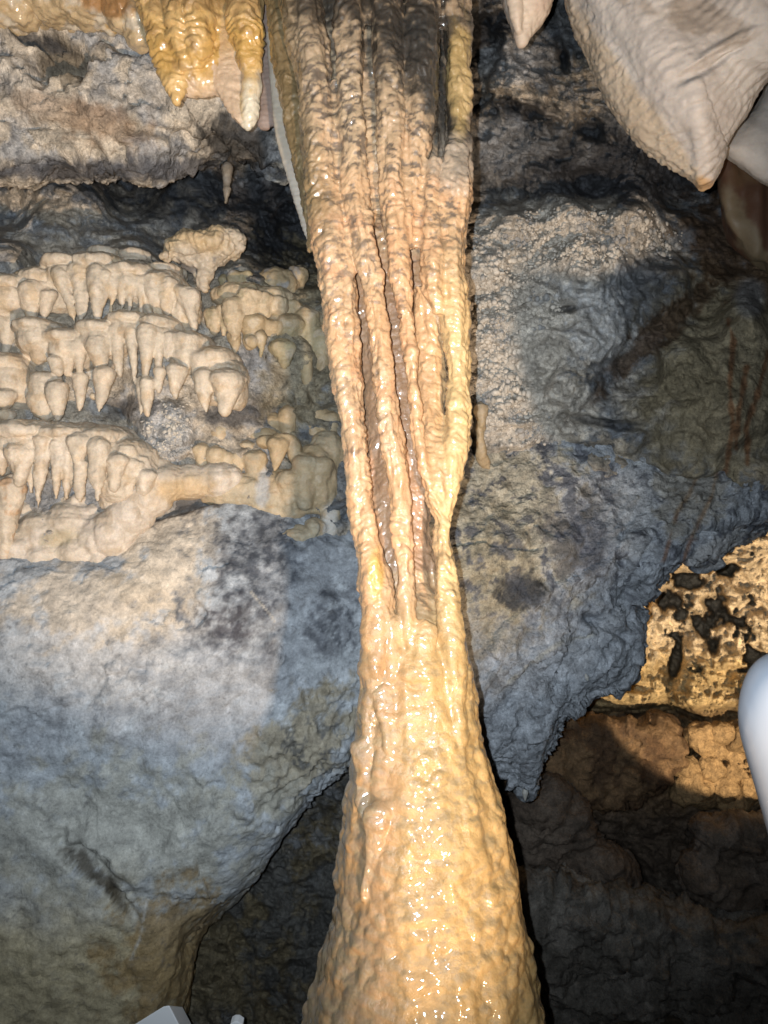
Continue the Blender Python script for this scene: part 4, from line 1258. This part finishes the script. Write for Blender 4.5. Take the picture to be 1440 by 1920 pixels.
R3 = [(720, -320, 36), (722, 0, 36), (726, 120, 34), (730, 220, 32), (732, 300, 30), (735, 380, 28), (744, 460, 26), (754, 540, 24), (764, 620, 19), (770, 690, 16), (778, 760, 16), (787, 830, 19), (800, 890, 22), (815, 940, 20), (828, 985, 14)]
R4 = [(790, -320, 36), (792, 0, 36), (790, 120, 36), (788, 210, 32), (780, 290, 24), (772, 370, 18), (768, 430, 16), (772, 470, 10)]
R5 = [(846, -320, 32), (848, 0, 32), (858, 100, 26), (862, 200, 23), (862, 250, 22), (856, 290, 30), (850, 340, 36), (846, 420, 36), (842, 500, 36), (850, 580, 31), (858, 660, 24), (860, 740, 23), (856, 810, 26), (847, 870, 26), (840, 920, 22), (834, 965, 18), (830, 1000, 19), (834, 1060, 23), (840, 1120, 26), (846, 1200, 26, .66), (850, 1290, 24, .62), (858, 1380, 18, .60), (866, 1460, 9, .6)]
R6 = [(812, 300, 16), (806, 360, 14), (808, 440, 26), (812, 500, 28), (814, 550, 22), (820, 590, 12)]
R7 = [(520, -320, 30, .25), (522, 0, 30, .25), (535, 100, 28, .25), (550, 200, 26, .25), (566, 300, 20, .3), (580, 400, 14, .3), (588, 470, 8, .4)]
web = [(800, 540, 26, .30), (806, 600, 30, .12), (806, 680, 28, .08), (808, 760, 28, .15), (808, 820, 28, .36), (812, 865, 28, .52), (822, 910, 26, .6), (830, 970, 14, .6)]
trunk_core = core(np.r_[1060, 1090, 1120, 1160, 1200, 1240, np.arange(1280, 2900, 60)], 0.97, 0.86, 0.0)
for i, (w, d, b) in enumerate([(0.35, 0.2, 0.5), (0.6, 0.35, 0.4), (0.8, 0.55, 0.22), (0.9, 0.7, 0.1), (0.95, 0.8, 0.04)]):
    q = trunk_core[i]
    trunk_core[i] = (q[0], q[1], q[2] + b * q[3] / 0.97 * q[2] / F, q[3] * w / 0.97, q[4] * d / 0.86)
def slim(pts):
    return [(q[0], q[1], q[2] * (1 - 0.10 * (1 - float(sm(380, 480, q[1])))) * (1 - 0.16 * float(sm(430, 560, q[1])) * (1 - float(sm(1000, 1120, q[1]))))) + tuple(q[3:]) for q in pts]


R1, R2, R3 = slim(R1), slim(R2), slim(R3)
pieces = [('flowstone_core', [core(np.arange(-320, 470, 40), 0.78, 0.72, 0.22), core(np.arange(430, 1180, 40), 0.62, 0.34, 0.38)]),
          ('stalagmite_trunk', [trunk_core]),
          ('flowstone_rib', rib(R1)), ('flowstone_rib', rib(R2, 0.68)), ('flowstone_rib', rib(R3, 0.66)), ('flowstone_rib', rib(R4, 0.62)), ('flowstone_rib', rib(R5, 0.66)), ('flowstone_rib', rib(R6, 0.7)),
          ('side_rib', rib(R7)), ('recessed_web', rib(web)), ('flowstone_rib', rib(R1b, 0.74))]
# drips and swellings on the lower left of the trunk
for (x0, y0, x1, y1, w, fw, tip) in [(700, 1230, 690, 1390, 26, .72, .3), (690, 1380, 682, 1540, 30, .72, .35), (716, 1500, 686, 1690, 28, .80, .25), (726, 1280, 734, 1420, 28, .84, .4), (735, 1150, 742, 1300, 24, .84, .4), (790, 1160, 800, 1330, 26, .8, .4)]:
    pts = []
    for q in lobe_pts(x0, y0, x1, y1, w, 1.0, tip):
        l, r, Y = sil(q[1])
        hw = (r - l) / 2
        u = (q[0] - (l + r) / 2) / hw
        pts.append((q[0], q[1], Y - hw * Y / F * 0.74 * math.sqrt(max(0.05, 1 - u * u)), q[3], q[3] * 0.48))
    pieces.append(('drip', pts))


ripple = [None]


def coldisp(V, N, own):
    px, py = proj(V)
    up = 1 - sm(1080, 1300, py)
    n1 = perlin(V * 16)
    n2 = perlin(V * 42)
    n3 = perlin(V * np.array([60, 60, 95]))
    ph = V[:, 2] / 0.0150 + 1.9 * perlin(V * np.array([15, 15, 9])) + 1.0 * n2 + 0.35 * n3 + 1.3 * np.abs(N[:, 0])
    fr = ph - np.floor(ph)
    sc_ = np.sin(math.pi * fr) ** 0.75 * (0.55 + 0.45 * (1 - fr))
    fa, _, _ = worley(V * np.array([44, 44, 104]) + np.stack([n1 + 0.4 * n2, n2, 2.6 * n1 + 1.2 * n2 + 0.6 * np.abs(N[:, 0])], -1) * 0.6 + np.stack([0 * n1, 0 * n1, 104 * 0.6 * np.sqrt(((px - 0.5 * (np.interp(py, ysil, lsil) + np.interp(py, ysil, rsil))) * V[:, 1] / F) ** 2 + 0.0004)], -1))
    scal = 1 - np.minimum(1, fa) ** 2
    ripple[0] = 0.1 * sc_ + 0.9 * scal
    d_up = (0.0007 * sc_ + 0.0054 * scal) * np.clip(0.8 + 0.9 * perlin(V * 20 + 6), 0.2, 1.5) + 0.003 * fbm(V * 38, 3)
    # grooves between flutes at the top
    d_up = d_up + 0.007 * fbm(V * np.array([26, 26, 6]) + 11, 3) - 0.003
    f1, f2, _ = worley(V * np.array([44, 44, 54]) + n1[:, None] * 0.4)
    bump = 1 - np.minimum(1, f1) ** 2
    d_lo = 0.0068 * bump * np.clip(0.8 + 0.9 * n1, 0.1, 1.7) + 0.0055 * fbm(V * np.array([20, 20, 24]), 2) + 0.0008 * fbm(V * 70, 2)
    return up * d_up + (1 - up) * d_lo - 0.002


def colcol(V, N, px, py, own):
    a, b, c3 = fbm(V * 7 + 5, 4), fbm(V * 24 + 6, 4), fbm(V * np.array([38, 38, 60]) + 7, 4)
    c = mixc(np.tile(PEACH, (len(V), 1)), A(0.53, 0.37, 0.235), sm(-0.2, 0.4, a))
    c = mixc(c, A(0.50, 0.27, 0.155), 0.5 * sm(0.1, 0.5, b))
    c = mixc(c, A(0.50, 0.42, 0.30), 0.6 * (1 - sm(100, 500, py)))
    # dark mineral film on the upper part
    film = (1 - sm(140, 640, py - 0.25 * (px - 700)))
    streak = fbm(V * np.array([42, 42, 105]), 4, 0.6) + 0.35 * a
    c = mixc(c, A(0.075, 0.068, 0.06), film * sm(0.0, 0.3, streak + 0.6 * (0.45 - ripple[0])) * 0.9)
    c = mixc(c, A(0.26, 0.215, 0.17), 0.6 * (1 - sm(20, 420, py + 60 * a)))
    trough_dark = (1 - sm(0.22, 0.50, ripple[0] + 0.25 * c3)) * (1 - sm(800, 1150, py))  # darkens the ripple troughs, fading out down the column
    c = mixc(c, A(0.06, 0.052, 0.046), trough_dark * (0.55 + 0.4 * film) * sm(-0.5, 0.1, a + 0.5 * b))
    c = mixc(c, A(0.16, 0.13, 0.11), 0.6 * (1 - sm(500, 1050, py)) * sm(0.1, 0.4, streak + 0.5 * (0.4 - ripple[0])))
    c = mixc(c, A(0.035, 0.035, 0.034), 0.9 * patch(px, py, 800, 60, 130, 60, 20, c3 * 0.7 + a * 0.3))
    c = mixc(c, A(0.04, 0.04, 0.04), 0.95 * (1 - sm(24, 60, seg_dist(px, py, [(770, 60), (810, 140), (835, 210), (868, 275)]) + 26 * c3)))
    c = mixc(c, A(0.045, 0.04, 0.035), 0.85 * patch(px, py, 640, 10, 160, 40, 0, c3 * 1.0))
    c = mixc(c, A(0.05, 0.045, 0.04), 0.75 * patch(px, py, 760, 110, 90, 60, 30, c3 * 1.2))
    c = mixc(c, A(0.50, 0.37, 0.17), 0.7 * patch(px, py, 862, 150, 22, 110, 0, b * 0.4))
    c = mixc(c, A(0.42, 0.36, 0.30), 0.7 * patch(px, py, 850, 310, 45, 55, 0, b * 0.4))
    c = mixc(c, A(0.20, 0.145, 0.075), 0.85 * np.where(own == 8, 1.0, 0.0))
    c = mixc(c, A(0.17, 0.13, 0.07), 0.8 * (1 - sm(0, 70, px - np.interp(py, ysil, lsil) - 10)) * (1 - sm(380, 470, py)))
    # cream-yellow right-hand rib and lower trunk
    c = mixc(c, A(0.56, 0.41, 0.21), 0.85 * sm(790, 850, px + 14 * b) * sm(380, 640, py))
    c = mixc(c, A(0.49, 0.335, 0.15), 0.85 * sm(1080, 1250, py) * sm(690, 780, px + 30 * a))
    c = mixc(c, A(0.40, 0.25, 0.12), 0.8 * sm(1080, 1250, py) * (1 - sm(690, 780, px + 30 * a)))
    c = mixc(c, A(0.24, 0.195, 0.145), 0.85 * sm(1150, 1350, py) * (1 - sm(660, 770, px + 60 * b + 0.02 * (py - 1500))) * sm(-0.5, 0.15, b))  # lamp shade on the trunk's left side, painted into its colour
    c = mixc(c, A(0.30, 0.24, 0.15), 0.6 * sm(1150, 1300, py) * sm(-0.1, 0.5, streak + 0.3 * b))  # soft mottling painted to stand for shaded dimples
    c = mixc(c, A(0.62, 0.38, 0.10), 0.7 * patch(px, py, 706, 1080, 14, 50, 0, b * 0.4))
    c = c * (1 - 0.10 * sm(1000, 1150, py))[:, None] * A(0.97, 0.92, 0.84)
    c = mixc(c, A(0.30, 0.17, 0.10), 0.7 * np.where(np.isin(own, [0]), 1.0, 0.0) * sm(450, 560, py))
    c = mixc(c, A(0.50, 0.31, 0.16), 0.6 * np.where(own == 9, 1.0, 0.0))
    return c * (1 + 0.10 * b)[:, None]


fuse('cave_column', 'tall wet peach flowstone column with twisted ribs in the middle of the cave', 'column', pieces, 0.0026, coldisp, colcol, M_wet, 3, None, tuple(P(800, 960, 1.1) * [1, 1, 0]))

# ================================================================== WHITE PLASTIC FIXTURES
mq = mp.copy()
mq.name = 'bright_white_plastic'
mq.node_tree.nodes['Principled BSDF'].inputs['Base Color'].default_value = (0.80, 0.83, 0.86, 1)


def plastic(name, label, mb, voxel, smooth, mp=mp):
    v, q = remesh(mb, voxel, smooth)
    bb = v.mean(0)
    bb[2] = v[:, 2].min()
    o = make(name, v, q, None, mp, None, bb)
    o.location = bb
    return tag(o, label, 'fixture')


mb = MB()
Yp = 0.90
out = resample([(1389, 1335), (1394, 1380), (1408, 1430), (1424, 1485), (1440, 1540), (1462, 1610), (1520, 1660), (1640, 1690), (1860, 1700), (2000, 1640), (2050, 1500), (2020, 1330), (1900, 1250), (1700, 1215), (1560, 1205), (1470, 1218), (1425, 1240), (1407, 1265), (1396, 1300), (1389, 1335)], 14)[:-1]
out = out - np.array([13.0, 6.0])
c = out.mean(0)
R = []
for s, d in ((0.2, -0.075), (0.5, -0.072), (0.74, -0.062), (0.88, -0.047), (0.96, -0.025), (1.0, 0.0), (0.95, 0.02), (0.85, 0.035), (0.6, 0.04)):
    q = c + (out - c) * s
    R.append(P(q[:, 0], q[:, 1], Yp + d))
mb.rings(R)
plastic('plastic_fixture', 'smooth white rounded plastic fixture cut off by the right edge', mb, 0.005, 60)
mb = MB()
Yb = 1.7
fr = [P(x, y, Yb) for (x, y) in ((240, 1928), (306, 1887), (317, 1885), (336, 1922), (375, 2000), (290, 2050))]
bk = [p + np.array([0.012, 0.07, -0.05]) for p in fr]
mb.rings([np.array(fr), np.array(bk)])
plastic('plastic_fixture', 'angular white box corner poking up at the bottom left', mb, 0.0016, 1, mq)
mb = MB()
fr = [P(x, y, 1.7) for (x, y) in ((432, 1920), (439, 1916), (446, 1916), (455, 1922), (452, 1990), (432, 1990))]
bk = [p + np.array([0.0, 0.02, 0.004]) for p in fr]
mb.rings([np.array(fr), np.array(bk)])
plastic('plastic_fixture', 'tiny bluish white pointed fixture tip at the bottom edge', mb, 0.0012, 1, mq)
